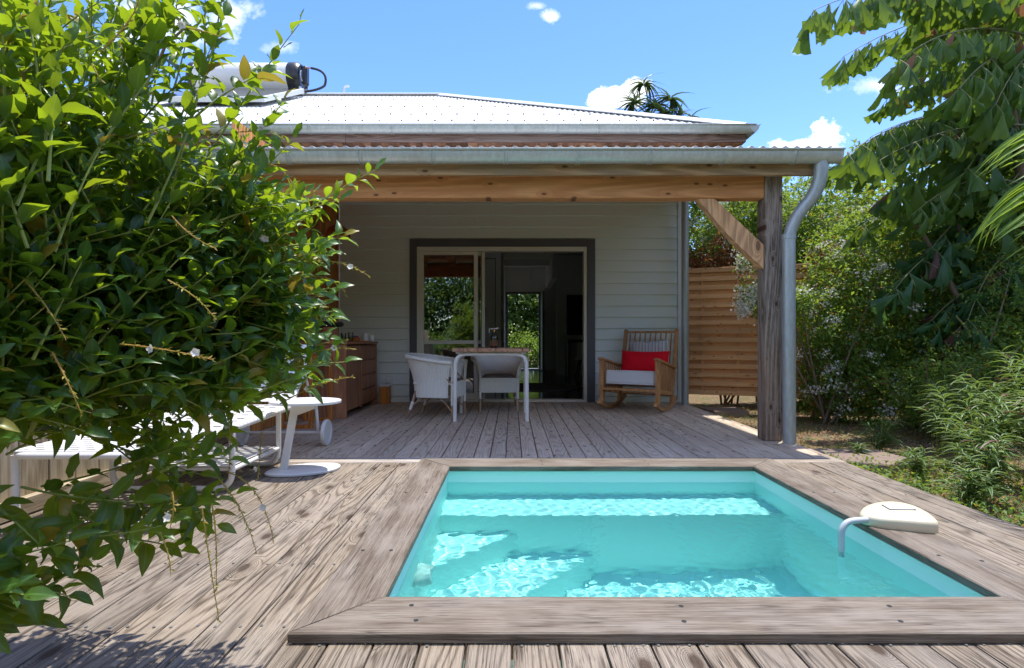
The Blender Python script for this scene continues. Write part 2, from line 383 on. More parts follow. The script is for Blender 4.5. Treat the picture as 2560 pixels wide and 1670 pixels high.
M['pvc'] = plain('grey_pvc', (.55,.57,.60), .35, nscale=40, namp=.04)
M['orangelamp'] = plain('orange_metal', (.42,.10,.025), .38, metal=.2)
M['steel'] = plain('steel', (.5,.5,.5), .3, metal=1)
M['copper'] = plain('copper', (.6,.3,.15), .35, metal=1)
M['screwdark'] = plain('dark_screw', (.02,.02,.022), .6)
M['screw'] = plain('bright_screw', (.55,.55,.52), .35, metal=.9)
M['slab'] = plain('red_stone', (.24,.17,.135), .85, nscale=14, namp=.3, bump=.7, bumpd=.006)
M['bark'] = plain('grey_bark', (.20,.15,.10), .9, nscale=60, namp=.35, bump=.8, bumpd=.004)
M['bushstem'] = plain('brown_stem', (.29,.17,.075), .7, nscale=50, namp=.25, bump=.4, bumpd=.002)
M['greenstem'] = plain('green_stem', (.27,.33,.07), .55, nscale=50, namp=.15)
M['palmstem'] = plain('palm_stem', (.19,.20,.085), .6, nscale=25, namp=.25, bump=.3, bumpd=.003)
M['dish1'] = plain('teal_sachet', (.02,.25,.3), .5); M['dish2'] = plain('magenta_sachet', (.35,.02,.15), .5)
M['door'] = plain('green_grey_door', (.22,.27,.22), .5)
def galv(name, base, drip=True):
    t = NT(name); n = t.noise(t.coord((1,1,.3) if drip else (1,1,1), rand=False), 40, 5, .7); n2 = t.noise(t.coord(rand=False), 5, 3)
    v = t.voro(t.coord(rand=False), 38).outputs['Color']
    c = t.mix(t.ramp(n, .3, .75), tuple(x*.72 for x in base), base); c = t.mix(t.m('MULTIPLY', t.ramp(n2, .5, .7), .35), c, (.42,.40,.34))
    t.set('Base Color', c); t.set('Metallic', .45); t.set('Roughness', t.m('MULTIPLY_ADD', n, .3, .3)); t.bump(n, .15, .002); return bpy.data.materials[name]
M['galv'] = galv('galvanised_steel', (.64,.67,.62))
M['zinc'] = galv('zinc_downpipe', (.50,.55,.56))
def roofmat():
    t = NT('white_corrugated_sheet'); n = t.noise(t.coord((1,.15,1), rand=False), 6, 5, .7)
    t.set('Base Color', t.mix(t.ramp(n, .35, .75), (.66,.66,.65), (.58,.58,.56))); t.set('Roughness', .45); t.set('Specular IOR Level', .4)
    return bpy.data.materials['white_corrugated_sheet']
M['roof'] = roofmat()
def liner():
    t = NT('turquoise_liner'); n = t.noise(t.coord(rand=False), 60, 3)
    t.set('Base Color', t.mix(t.m('MULTIPLY', n, .5), (.68,.94,.90), (.62,.90,.865))); t.set('Roughness', .5); return bpy.data.materials['turquoise_liner']
M['liner'] = liner()
def water():
    t = NT('pool_water'); t.N.remove(t.b); g = t.N.new('ShaderNodeBsdfGlass'); g.inputs['IOR'].default_value = 1.33; g.inputs['Roughness'].default_value = 0
    g.inputs['Color'].default_value = (.68,.99,.975,1); t.K.new(g.outputs[0], t.out.inputs[0]); return bpy.data.materials['pool_water']
M['water'] = water()
def glass(name, refl, tint=(.85,.9,.87)):
    t = NT(name); t.N.remove(t.b); tr = t.N.new('ShaderNodeBsdfTransparent'); tr.inputs[0].default_value = (*tint,1)
    g = t.N.new('ShaderNodeBsdfGlossy'); g.inputs['Roughness'].default_value = 0; lw = t.N.new('ShaderNodeFresnel'); lw.inputs[0].default_value = 1.5
    f = t.m('ADD', lw.outputs[0], refl, clamp=True); ms = t.N.new('ShaderNodeMixShader'); t.K.new(f, ms.inputs[0]); t.K.new(tr.outputs[0], ms.inputs[1]); t.K.new(g.outputs[0], ms.inputs[2])
    t.K.new(ms.outputs[0], t.out.inputs[0]); return bpy.data.materials[name]
M['pane'] = glass('window_glass', .27, (.55,.58,.56)); M['glass'] = glass('clear_glass', .03)
def ground():
    t = NT('leaf_litter_soil'); P = t.coord(rand=False)
    a = t.noise(P, 3, 6, .7); b = t.noise(P, 45, 4, .7); c = t.voro(P, 38).outputs['Color']; vd = t.voro(P, 38).outputs['Distance']
    k = t.mix(t.ramp(b, .35, .7), (.13,.085,.05), (.34,.24,.13)); k = t.mix(t.m('MULTIPLY', t.ramp(a, .5, .62), .6), k, (.09,.12,.035)); k = t.mix(.35, k, c, 'OVERLAY')
    t.set('Base Color', k); t.set('Roughness', .95); t.bump(t.m('ADD', b, t.m('MULTIPLY', vd, .6)), 1, .02); return bpy.data.materials['leaf_litter_soil']
M['ground'] = ground()
def stripes():
    t = NT('striped_cotton'); g = t.N.new('ShaderNodeTexCoord').outputs['Object']; sp = t.N.new('ShaderNodeSeparateXYZ'); t.K.new(g, sp.inputs[0])
    x = t.m('MULTIPLY', sp.outputs[0], 24); s1 = t.m('FRACT', x)
    a = t.m('MULTIPLY', t.m('GREATER_THAN', s1, .22), t.m('LESS_THAN', s1, .36)); b = t.m('MULTIPLY', t.m('GREATER_THAN', s1, .48), t.m('LESS_THAN', s1, .60)); c = t.m('GREATER_THAN', s1, .9)
    s = t.m('MAXIMUM', t.m('MAXIMUM', a, b), c); t.set('Base Color', t.mix(s, (.68,.65,.61), (.04,.045,.06))); t.set('Roughness', .9); t.bump(t.noise(g, 300, 2), .3, .001)
    return bpy.data.materials['striped_cotton']
M['stripes'] = stripes()
def bottlelabel():
    t = NT('printed_bottle_band'); n = t.voro(t.coord((1,1,1), rand=False), 46); t.set('Base Color', t.mix(.75, (.35,.16,.07), n.outputs['Color'], 'MULTIPLY')); t.set('Roughness', .3); return bpy.data.materials['printed_bottle_band']
M['band'] = bottlelabel()
# foliage
M['bushleaf'] = leafmat('bush_leaf', (.022,.080,.020), (.05,.135,.024), (.50,.68,.02), .40, .34, .5, rim=(.34,.26,.03))
M['fish'] = leafmat('fishtail_leaflet', (.03,.095,.018), (.11,.19,.03), (.36,.52,.04), .34, .42, .38, rim=(.28,.13,.06))
M['fishdark'] = leafmat('fishtail_leaflet_dark', (.035,.105,.04), (.07,.17,.06), (.20,.42,.06), .3, .42, .38, rim=(.12,.06,.05))
M['shrub'] = leafmat('shrub_leaf', (.05,.13,.028), (.15,.25,.05), (.46,.62,.06), .40, .5, .35, rim=(.35,.16,.04))
M['hedge'] = leafmat('hedge_leaf', (.035,.10,.02), (.14,.22,.035), (.46,.58,.05), .40, .5, .35, rim=(.42,.19,.03))
M['bright'] = leafmat('bright_leaf', (.07,.14,.03), (.13,.22,.05), (.34,.46,.08), .4, .5, .3)
M['croton'] = leafmat('copper_leaf', (.13,.04,.025), (.32,.13,.05), (.55,.22,.07), .3, .5, .3)
M['ruellia'] = leafmat('willow_leaf', (.045,.115,.03), (.14,.23,.07), (.34,.48,.08), .3, .4, .45, rim=(.22,.09,.08))
M['palmgreen'] = leafmat('palm_leaf', (.035,.09,.02), (.08,.16,.03), (.24,.40,.05), .35, .4, .4)
M['limeleaf'] = leafmat('lime_palm_leaf', (.10,.20,.03), (.16,.28,.04), (.45,.62,.06), .4, .4, .4)
M['litter'] = leafmat('dry_leaf', (.24,.13,.06), (.40,.26,.13), (.3,.18,.08), .15, .8, .2)
M['grass'] = leafmat('grass_blade', (.07,.12,.03), (.20,.20,.07), (.28,.32,.08), .3, .6, .2)
M['petal'] = leafmat('white_petal', (.80,.78,.70), (.86,.84,.80), (.9,.88,.8), .3, .6, .2)
M['bud'] = leafmat('yellow_green_bud', (.30,.34,.06), (.34,.20,.05), (.55,.55,.1), .3, .5, .3)
M['palmdark'] = leafmat('dark_palm_leaf', (.025,.055,.018), (.06,.10,.03), (.14,.22,.04), .3, .4, .5)
# ================================================================ SETTING: ground, decks, pool
GZ = -.14
g = MB(); BIG = 400
g.v = [(-BIG,-BIG,GZ),(BIG,-BIG,GZ),(BIG,BIG,GZ),(-BIG,BIG,GZ),(-.6,1.5,GZ),(1.8,1.5,GZ),(1.8,3.7,GZ),(-.6,3.7,GZ)]
g.f = [(0,1,5,4),(1,2,6,5),(2,3,7,6),(3,0,4,7)]
tag(g.build('ground', M['ground']), kind='structure')

deck = empty('pool_deck', kind='structure')
DX0, DX1, PB = -2.35, 2.33, 3.752   # deck edges, back end of the pool deck planks
TH = .028
def plank(x0, x1, y0, y1, z=0.0, mat='deck', parent=deck, name='plank'):
    j = random.uniform(-.0012, .0012); t_ = random.uniform(-.001, .001)
    return MB().box(x0+.0032+t_, x1-.0032+t_, y0, y1, z-TH+j, z+j, .003).build(name, M[mat], parent)
x = -.6445
while x > DX0: plank(max(x-.129, DX0), x, -3.0, PB-.004); x -= .129
x = -.6445
while x < DX1-.02:
    x1 = min(x+.129, DX1)
    if x1 < 1.80: plank(x, x1, -3.0, 1.535)
    else:
        plank(x, x1, -3.0, 1.535 if x < 1.77 else PB-.004)
        if x < 1.79: plank(1.79, x1, 1.54, PB-.004)
    x = x1
# joists' screws, bright heads
sm = MB()
def screws(mb, xs, ys, z, r=.0048):
    for X in xs:
        for Y in ys:
            xx = X+random.uniform(-.006,.006); yy = Y+random.uniform(-.008,.008)
            mb.lathe([(r,0),(r*.9,.0012),(0,.0014)], (xx,yy,z+.0005), 7)
xsL = [-.6445-.129*k-d for k in range(13) for d in (.025,.104)]
screws(sm, xsL, [1.12,1.60,2.05,2.52,2.98,3.42,3.70], .001)
xsM = [-.6445+.129*k+d for k in range(24) for d in (.025,.104)]
screws(sm, [v for v in xsM if v < 2.3], [1.505,1.12], .001)
screws(sm, [v for v in xsM if 1.82 < v < 2.3], [1.6,2.05,2.52,2.98,3.42,3.70], .001)
tag(sm.build('deck_screw', M['screw'], deck), kind='stuff')

# frame (joists) under the deck so that gaps stay dark
under = MB()
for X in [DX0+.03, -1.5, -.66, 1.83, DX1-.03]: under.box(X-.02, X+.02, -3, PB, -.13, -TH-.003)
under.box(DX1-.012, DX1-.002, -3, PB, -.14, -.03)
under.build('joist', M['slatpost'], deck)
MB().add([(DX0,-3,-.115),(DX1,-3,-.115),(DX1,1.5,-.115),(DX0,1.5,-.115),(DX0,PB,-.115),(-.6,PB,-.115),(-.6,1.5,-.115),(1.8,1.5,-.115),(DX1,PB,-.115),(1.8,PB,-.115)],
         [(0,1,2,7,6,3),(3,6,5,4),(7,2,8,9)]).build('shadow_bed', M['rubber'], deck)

porchf = empty('porch_deck', kind='structure')
PY0, PY1 = 3.90, 7.43
trim = MB().box(DX0, DX1, PB, PY0-.005, -TH, 0.0015, .004).build('edge_board', M['trim'], porchf)
x = -.162 - .117*19
while x < DX1:
    a = max(x, DX0); b = min(x+.117, DX1)
    if b-a > .03:
        plank(a, b, PY0, PY1, 0, 'porchdeck', porchf)
    x += .117
sm = MB(); screws(sm, [-.162+.117*k+d for k in range(-17,21) for d in (.022,.095)], [4.0,4.55,5.1,5.65,6.2,6.75,7.3], .001, .003)
tag(sm.build('deck_screw', M['screwdark'], porchf), kind='stuff')
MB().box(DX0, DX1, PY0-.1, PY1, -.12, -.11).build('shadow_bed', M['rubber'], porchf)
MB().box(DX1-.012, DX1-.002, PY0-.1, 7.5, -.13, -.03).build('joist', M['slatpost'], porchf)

# ---- pool
pool = empty('swimming_pool', kind='structure')
IX0, IX1, IY0, IY1 = -.405, 1.565, 1.724, 3.50
OX0, OX1, OY0, OY1 = -.627, 1.787, 1.508, 3.735
def coping(poly, name, mat):
    z0, z1, c = .003, .032, .004
    mb = MB(); n = len(poly); cx = sum(p[0] for p in poly)/n; cy2 = sum(p[1] for p in poly)/n
    def ins(p, d): 
        v = Vector((cx-p[0], cy2-p[1])); v = Vector((math.copysign(d, v.x), math.copysign(d, v.y))); return (p[0]+v.x, p[1]+v.y)
    rows = [(z0,0),(z1-c,0),(z1,c)]
    for z, d in rows:
        for p in poly:
            q = ins(p, d) if d else p; mb.v.append((q[0], q[1], z))
    for i in range(2):
        for j in range(n): j2=(j+1)%n; mb.f.append((i*n+j, i*n+j2, (i+1)*n+j2, (i+1)*n+j))
    mb.f.append(tuple(2*n+j for j in range(n))); mb.f.append(tuple(range(n))[::-1])
    return mb.build(name, M[mat], pool)
e = .0015
coping([(OX0,OY0),(OX1,OY0),(IX1,IY0),(IX0,IY0)], 'coping_board', 'copingx')
coping([(IX0+e,IY1),(IX1-e,IY1),(OX1-e*3,OY1),(OX0+e*3,OY1)], 'coping_board', 'copingx')
coping([(OX0,OY0+e*2),(IX0,IY0+e*2),(IX0,IY1),(OX0,OY1)], 'coping_board', 'coping')
coping([(IX1,IY0+e*2),(OX1,OY0+e*2),(OX1,OY1),(IX1,IY1)], 'coping_board', 'coping')
sm = MB()
for (X, Y) in [(-.31,1.665),(-.28,1.575),(.52,1.66),(.50,1.57),(1.16,1.66),(1.13,1.57),(1.62,1.66),(1.60,1.575),(-.58,2.1),(-.47,2.1),(-.57,2.9),(-.46,2.9),(1.62,2.05),(1.74,2.0),(1.62,2.9),(1.73,2.9),(.2,3.66),(.2,3.56),(.9,3.66),(.9,3.56)]:
    sm.lathe([(.0075,0),(.007,.001),(0,.0012)], (X,Y,.0322), 10)
tag(sm.build('coping_screw', M['screwdark'], pool), kind='stuff')
WX0, WX1, WY0, WY1 = -.42, 1.585, 1.70, 3.525; ZT = .003; WZ = -.078
BEN, T2, T3, FL = WZ-.29, WZ-.55, WZ-.82, WZ-1.08; BY = 3.15
b = MB()
b.add([(WX0,WY0,ZT),(WX1,WY0,ZT),(WX1,WY1,ZT),(WX0,WY1,ZT),(WX0,WY0,FL),(WX1,WY0,FL),(WX1,WY1,FL),(WX0,WY1,FL)],
      [(4,5,6,7),(0,1,5,4),(1,2,6,5),(2,3,7,6),(3,0,4,7)])
def cham(poly, z1, mb, z0=FL-.02, c=.012):
    n = len(poly); b0 = len(mb.v); cx = sum(p[0] for p in poly)/n; cyy = sum(p[1] for p in poly)/n
    for z, d in ((z0,0),(z1-c,0),(z1,c)):
        for p in poly:
            v = Vector((cx-p[0], cyy-p[1])).normalized()*d; mb.v.append((p[0]+v.x, p[1]+v.y, z))
    for i in range(2):
        for j in range(n): j2=(j+1)%n; mb.f.append((b0+i*n+j, b0+i*n+j2, b0+(i+1)*n+j2, b0+(i+1)*n+j))
    mb.f.append(tuple(b0+2*n+j for j in range(n)))
MB().box(-.6,1.8,1.655,1.69,-.13,-.032).box(-.6,-.445,1.69,3.7,-.13,-.032).box(1.61,1.8,1.69,3.7,-.13,-.032).build('dark_skirt', M['slatpost'], pool)  # dark skirt added round the basin so the plank gaps stay dark
basin = b.build('basin', M['liner'], pool)
b = MB(); cham([(WX0-.02,BY),(WX1+.02,BY),(WX1+.02,WY1+.02),(WX0-.02,WY1+.02)], BEN, b); st1 = b.build('step', M['liner'], pool)
b = MB(); cham([(WX0-.02,BY+.02),(.05,BY+.02),(WX0-.02,2.70)], T2, b); st2 = b.build('step', M['liner'], pool)
b = MB(); cham([(WX0-.02,BY+.02),(.50,BY+.02),(WX0-.02,2.25)], T3, b); st3 = b.build('step', M['liner'], pool)
lip = MB()
for a_, b_ in (((WX0-.01,WY0-.01),(WX1+.01,WY0-.01)),((WX0-.01,WY1+.004),(WX1+.01,WY1+.004)),((WX0-.004,WY0),(WX0-.004,WY1)),((WX1+.004,WY0),(WX1+.004,WY1))):
    lip.bar((*a_,-.010),(*b_,-.010),.03,.012,(0,0,1))
lip.build('liner_lip', M['liner'], pool)
# inlet housing on the left wall
nz = MB().lathe([(0,0),(.075,0),(.082,.008),(.08,.02),(.066,.062),(.06,.068),(0,.068)], (WX0,2.40,-.36), 28, 'X').build('inlet_housing', M['white'], pool, True)
drn = MB().lathe([(0,.012),(.05,.010),(.06,0)], (.9,2.7,FL+.001), 20).build('floor_drain', M['white'], pool, True)
for o in (basin, st1, st2, st3, nz, drn): o.cycles.is_caustics_receiver = True
wr = random.Random(3); wv = []
for _ in range(46):
    l = wr.uniform(.022,.10); wv.append((wr.uniform(0,6.28), l, wr.uniform(0,6.28), wr.uniform(.4,1)*.000115*(l/.07)**1.35))
nx, ny = 480, 430
xs = np.linspace(WX0-.004, WX1+.004, nx+1); ys = np.linspace(WY0-.004, WY1+.004, ny+1); XX, YY = np.meshgrid(xs, ys)
ZZ = np.full_like(XX, WZ)
for a_, l_, p_, A_ in wv: ZZ += A_*np.sin((XX*math.cos(a_)+YY*math.sin(a_))*6.2832/l_+p_)
vs = np.stack([XX, YY, ZZ], -1).reshape(-1,3); i_, j_ = np.meshgrid(np.arange(nx), np.arange(ny)); a0 = (j_*(nx+1)+i_).ravel()
fs = np.stack([a0, a0+1, a0+nx+2, a0+nx+1], -1)
def npmesh(name, V, Fq, mat, smooth=False, var=None, mid=None):
    me = bpy.data.meshes.new(name); k = Fq.shape[1]
    me.vertices.add(len(V)); me.vertices.foreach_set('co', V.astype(np.float32).ravel())
    me.loops.add(Fq.size); me.loops.foreach_set('vertex_index', Fq.astype(np.int32).ravel())
    me.polygons.add(len(Fq)); me.polygons.foreach_set('loop_start', np.arange(len(Fq), dtype=np.int32)*k)
    if smooth: me.polygons.foreach_set('use_smooth', np.ones(len(Fq), bool))
    me.update(calc_edges=True)
    if var is not None:
        at_ = me.attributes.new('var', 'FLOAT', 'POINT'); at_.data.foreach_set('value', var.astype(np.float32))
    if mid is not None: at2 = me.attributes.new('midrib', 'FLOAT', 'POINT'); at2.data.foreach_set('value', mid.astype(np.float32))
    me.materials.append(mat); return me
wo = link('water', npmesh('water', vs, fs, M['water'], True)); tag(wo, kind='structure'); wo.cycles.is_caustics_caster = True

# stepping slabs beside the deck
def slab(pts, z0, z1, lab):
    o = MB().prism(pts, z0, z1, .02).build('paving_slab', M['slab']); tag(o, lab, 'paving slab', 'stone slabs in the dry ground beside the deck')
slab([(2.40,4.47),(2.96,4.42),(3.02,4.12),(2.72,3.86),(2.42,4.02)], GZ-.01, -.045, 'larger reddish stone slab beside the deck edge next to the downpipe')
slab([(2.52,7.35),(3.02,7.30),(3.05,6.95),(2.60,6.92)], GZ-.01, -.06, 'pale stone slab at the foot of the horizontal slat fence')

# left boundary fence, vertical boards with a rail at the foot
lf = empty('boundary_fence', (-2.40, 0, 0), label='pale vertical board fence with a foot rail running behind the white sun lounger', cat='fence')
y = -.6
while y < 4.5:
    MB().box(-.03, 0, y+.003, y+.167, -.1, 1.12+random.uniform(-.004,.004), .003).build('fence_board', M['leftfence'], lf); y += .17
MB().box(.001, .042, -1, 4.55, .0, .085, .004).build('foot_rail', M['leftrail'], lf)
MB().box(-.08, -.031, -1, 4.55, .9, .98, .004).build('top_rail', M['leftrail'], lf)

# ================================================================ HOUSE
WY = 7.42; XL, XR = -2.36, 2.33
house = empty('house', (0, WY, 0), label='single storey house with sage grey siding and a white corrugated hip roof', cat='house')
def hb(mb, name, mat, smooth=False, parent=house):
    me = mb.mesh(name, M[mat], smooth); o = link(name, me, parent)
    if parent is house: me.transform(Matrix.Translation((0, -WY, 0)))
    return o
ox0, ox1, oz1 = -1.400, 1.136, 2.23   # outer edge of the dark surround
def sboard(x0, x1, z0, z1, base=False):
    mb = MB(); y0 = WY - (.026 if not base else .03); y1 = WY - .006
    # lapped profile: proud at its foot, tucked back at its head, with a small bead
    pr = [(WY, z0+.004), (y0, z0+.004), (y0-.001, z0+.012), (y0+.002, z0+.03), (WY-.010, z1-.012), (WY-.006, z1-.008), (WY-.006, z1+.006), (WY, z1+.006)]
    for X in (x0, x1): mb.v += [(X, a, b) for a, b in pr]
    n = len(pr)
    for j in range(n): j2=(j+1)%n; mb.f.append((j, j2, n+j2, n+j))
    mb.f.append(tuple(range(n))); mb.f.append(tuple(range(n,2*n))[::-1])
    hb(mb, 'siding_board', 'siding')
XT = XR - .065
k = 0
while .08+.1544*k < 3.25:
    z0 = .08+.1544*k; z1 = z0+.1544
    if z1 <= oz1+.03:
        sboard(XL, ox0-.001, z0, z1); sboard(ox1+.001, XT, z0, z1)
    else: sboard(XL, XT, z0, z1)
    k += 1
mb = MB().box(XL, ox0-.002, WY-.034, WY, -.0, .072, .003); hb(mb, 'base_board', 'siding')
mb = MB().box(ox1+.002, XT, WY-.034, WY, -.0, .072, .003); hb(mb, 'base_board', 'siding')
hb(MB().box(XT+.002, XR+.005, WY-.034, WY+.03, -.05, 3.3, .004), 'corner_board', 'cornertrim')
# wall core
hb(MB().box(XL-3, ox0, WY+.001, WY+.14, -.1, 3.4), 'front_wall', 'interior')
hb(MB().box(ox1, XR, WY+.001, WY+.14, -.1, 3.4), 'front_wall', 'interior')
hb(MB().box(ox0-.001, ox1+.001, WY+.001, WY+.14, oz1, 3.4), 'front_wall', 'interior')
BYW = 15.1
hb(MB().box(XR-.12, XR, WY+.141, BYW, -.1, 3.4), 'side_wall', 'siding')
hb(MB().box(XL-3, XL-2.88, WY+.141, BYW, -.1, 3.4), 'side_wall', 'siding')
rx0, rx1, rz1 = -.165, .80, 2.19
hb(MB().box(XL-3, rx0, BYW, BYW+.14, -.1, 3.4), 'rear_wall', 'interior')
hb(MB().box(rx1, XR, BYW, BYW+.14, -.1, 3.4), 'rear_wall', 'interior')
hb(MB().box(rx0, rx1, BYW+.0005, BYW+.14, rz1, 3.4), 'rear_wall', 'interior')
hb(MB().box(XL-3, XR-.121, WY+.141, BYW-.001, -.06, .012), 'interior_floor', 'intfloor')
hb(MB().box(XL-3, XR-.121, WY+.141, BYW-.001, 2.86, 2.92), 'interior_ceiling', 'ceiling')
hb(MB().box(-3.0, -.20, 9.6, 9.72, .012, 2.86), 'partition_wall', 'interior'); hb(MB().box(-.26, -.20, 9.72, BYW-.003, .012, 2.86), 'partition_wall', 'interior')
hb(MB().box(1.06, XR-.13, 12.75, 12.87, .012, 2.86), 'partition_wall', 'interior')
hb(MB().box(.94, 1.06, 12.6, BYW-.003, 2.3, 2.86), 'partition_wall', 'interior')
hb(MB().box(-.2, 1.06, 13.6, 13.75, 2.72, 2.86), 'ceiling_beam', 'interior')
hb(MB().box(rx0-.1, rx1+.1, BYW-.05, BYW+.2, -.02, .05, .004), 'rear_sill', 'ceramic')
hb(MB().box(rx0+.0, rx0+.05, BYW-.03, BYW+.1, .05, rz1).box(rx1-.05, rx1, BYW-.03, BYW+.1, .05, rz1).box(rx0+.05, rx1-.05, BYW-.03, BYW+.1, rz1-.05, rz1), 'rear_door_frame', 'darktrim')
hb(MB().box(-.95, -.94, 9.585, 9.6, .012, 2.3).box(-.30, -.29, 9.585, 9.6, .012, 2.3).box(-.94,-.30,9.585,9.6,2.29,2.30), 'closet_door_trim', 'darktrim')
# sliding door: dark surround, cream frame, one fixed leaf, one leaf stacked behind
sd = empty('sliding_door', (0, 0, 0), parent=house)
def db(mb, name, mat, smooth=False):
    me = mb.mesh(name, M[mat], smooth); me.transform(Matrix.Translation((0, -WY, 0))); o = link(name, me, sd); return o
ix0, ix1, iz1 = -1.305, 1.03, 2.13
db(MB().box(ox0, ix0, WY-.045, WY+.05, 0, oz1, .003).box(ix1, ox1, WY-.045, WY+.05, 0, oz1, .003).box(ix0+.001, ix1-.001, WY-.045, WY+.05, iz1, oz1, .003), 'surround', 'darktrim')
db(MB().box(ix0, -1.262, WY-.02, WY+.11, .0, iz1, .003).box(.985, ix1, WY-.02, WY+.11, .0, iz1, .003).box(-1.261, .984, WY-.02, WY+.11, iz1-.06, iz1, .003).box(-1.261, .984, WY-.03, WY+.12, .0, .032, .003), 'frame', 'alu')
def leaf(x0, x1, y, nm):
    mb = MB().box(x0, x0+.05, y, y+.035, .033, iz1-.062, .003).box(x1-.055, x1, y, y+.035, .033, iz1-.062, .003)
    mb.box(x0+.051, x1-.056, y, y+.035, .033, .125, .003).box(x0+.051, x1-.056, y, y+.035, 2.02, iz1-.062, .003).box(x0+.051, x1-.056, y, y+.035, .795, .846, .003)
    db(mb, nm, 'alu')
    db(MB().box(x0+.05, x1-.055, y+.014, y+.020, .125, .795), 'pane', 'pane'); db(MB().box(x0+.05, x1-.055, y+.014, y+.020, .846, 2.02), 'pane', 'pane')
leaf(-1.262, -.47, WY-.004, 'door_leaf'); leaf(-1.20, -.375, WY+.045, 'door_leaf')
db(MB().box(-.455,-.448, WY-.006, WY+.01, .1, 2.0).box(-.428,-.42, WY+.03, WY+.044, .05, 2.06), 'seal', 'rubber')
# rear door leaf standing open inside
rd = empty('rear_door', (0,0,0), parent=house)
def rb(mb, name, mat, sm_=False):
    me = mb.mesh(name, M[mat], sm_); me.transform(Matrix.Translation((0, -WY, 0))); link(name, me, rd)
rb(MB().box(.80, .85, 14.2, 15.05, .03, 2.14, .004), 'door_leaf', 'door'); rb(MB().tube([(.78,14.35,1.0),(.74,14.35,1.0),(.74,14.46,1.0)], .012, 6), 'handle', 'steel')

# ---- roofs
EY, EZ, EXR, EXL = 6.80, 3.525, 2.96, -9.5; PITCH = 2.42/4.47; RY = EY+4.47; RZ = EZ+2.42
def corr(X, pitch=.0762, amp=.0085): return amp*math.sin(X/pitch*2*math.pi)
def hiproof():
    mb = MB(); st = .0127; n = int((EXR-EXL)/st); rows = 5
    for i in range(n+1):
        X = EXL+i*st; ye = min(4.47, EXR-X)
        for j in range(rows+1):
            t = ye*j/rows; mb.v.append((X, EY+t, EZ+t*PITCH+corr(X)))
    for i in range(n):
        for j in range(rows): a = i*(rows+1)+j; mb.f.append((a, a+rows+1, a+rows+2, a+1))
    return mb
hb(hiproof(), 'front_roof_sheet', 'roof', 'all')
mb = MB(); n = int(2*4.47/.0127); 
for i in range(n+1):
    Y = EY+i*.0127; xe = min(i*.0127, 8.94-i*.0127)
    for j in range(2): mb.v.append((EXR-xe*j, Y, EZ+xe*j*PITCH+corr(Y)))
for i in range(n): mb.f.append((2*i, 2*i+1, 2*i+3, 2*i+2))
hb(mb, 'side_roof_sheet', 'roof', 'all')
hb(MB().add([(EXL,RY,RZ),(EXR-4.47,RY,RZ),(EXR,RY+4.47,EZ),(EXL,RY+4.47,EZ)],[(0,1,2,3)]), 'rear_roof_sheet', 'roof')
def cap(p, q, w=.11, drop=.03):
    mb = MB(); p = Vector(p); q = Vector(q); d = (q-p).normalized(); s_ = d.cross(Vector((0,0,1))).normalized()
    pr = [(-w,-drop-.012),(-w,-drop),(-w*.45,.008),(0,.03),(w*.45,.008),(w,-drop),(w,-drop-.012)]
    for e_ in (p, q): mb.v += [tuple(e_+s_*a+Vector((0,0,b))) for a, b in pr]
    for j in range(6): mb.f.append((j, j+1, 8+j, 7+j))
    return mb
hb(cap((EXL,RY,RZ+.035),(EXR-4.47,RY,RZ+.035)), 'ridge_cap', 'roof')
hb(cap((EXR-4.47,RY,RZ+.035),(EXR,EY,EZ+.035), .10, .035), 'hip_cap', 'roof')
sm = MB(); c0 = .0762
ir = 0
for t in (.05, .55, 1.25, 2.3, 3.5, 4.3):
    X = EXL+4; k = 0
    while X < EXR - t - .15:
        if t > .1 and k % 2 and False: pass
        xx = round(X/c0)*c0 + c0*.25; Y = EY+t+random.uniform(-.01,.01)
        z = EZ+t*PITCH+.0085; sm.lathe([(.013,0),(.012,.006),(.006,.008),(.006,.017),(0,.018)], (xx, Y, z+.002), 6)
        X += c0*(2 if t < .1 else 3 + (k % 4 == 3)); k += 1
tag(hb(sm, 'roof_screw', 'screwdark'), kind='stuff')
def halfround(mb, A, B, r=.058, n=9, lipside=-1):
    A = Vector(A); B = Vector(B); d = (B-A).normalized(); s_ = Vector((d.y, -d.x, 0))*1.0  # outward side
    pr = []
    for k in range(9): a = -1.18+.22*k; pr.append((r*1.12+r*.18*math.cos(a), .004+r*.17*math.sin(a)))   # bead
    pr = pr[::-1]
    for k in range(n+1): a = math.pi*k/n; pr.append((r*math.cos(a), -r*1.55*math.sin(a)))
    for k in range(n+1): a = math.pi*(n-k)/n; pr.append(((r-.004)*math.cos(a), -(r*1.55-.004)*math.sin(a)))
    b0 = len(mb.v)
    for e_ in (A, B): mb.v += [tuple(e_+s_*a+Vector((0,0,b))) for a, b in pr]
    m_ = len(pr)
    for j in range(m_-1): mb.f.append((b0+j, b0+j+1, b0+m_+j+1, b0+m_+j))
    # end plates
    for e0 in (b0+9, b0+m_+9): mb.f.append(tuple(range(e0, e0+n+1)))
    return mb
UGY, UGZ = EY-.062, EZ-.010
hb(halfround(MB(), (EXL,UGY,UGZ), (EXR+.06,UGY,UGZ)), 'gutter', 'galv', True)
hb(halfround(MB(), (EXR+.045,UGY-.06,UGZ), (EXR+.045,15.8,UGZ)), 'gutter', 'galv', True)
def strap(X, y, z, r=.060):
    mb = MB(); pts = [(X, y+r*math.cos(a), z-r*1.55*math.sin(a)) for a in [math.pi*k/10 for k in range(11)]]
    pts = [p for p in pts]; mb2 = []
    for w in (-.014, .010): 
        mb.tube([(X+w+(.012 if k > 5 else 0)*(0), p[1], p[2]) for k, p in enumerate(pts)], .0052, 5)
    mb.box(X-.016, X+.014, y-r-.006, y-r+.0, z-.005, z+.012)
    return mb
X = -8.7
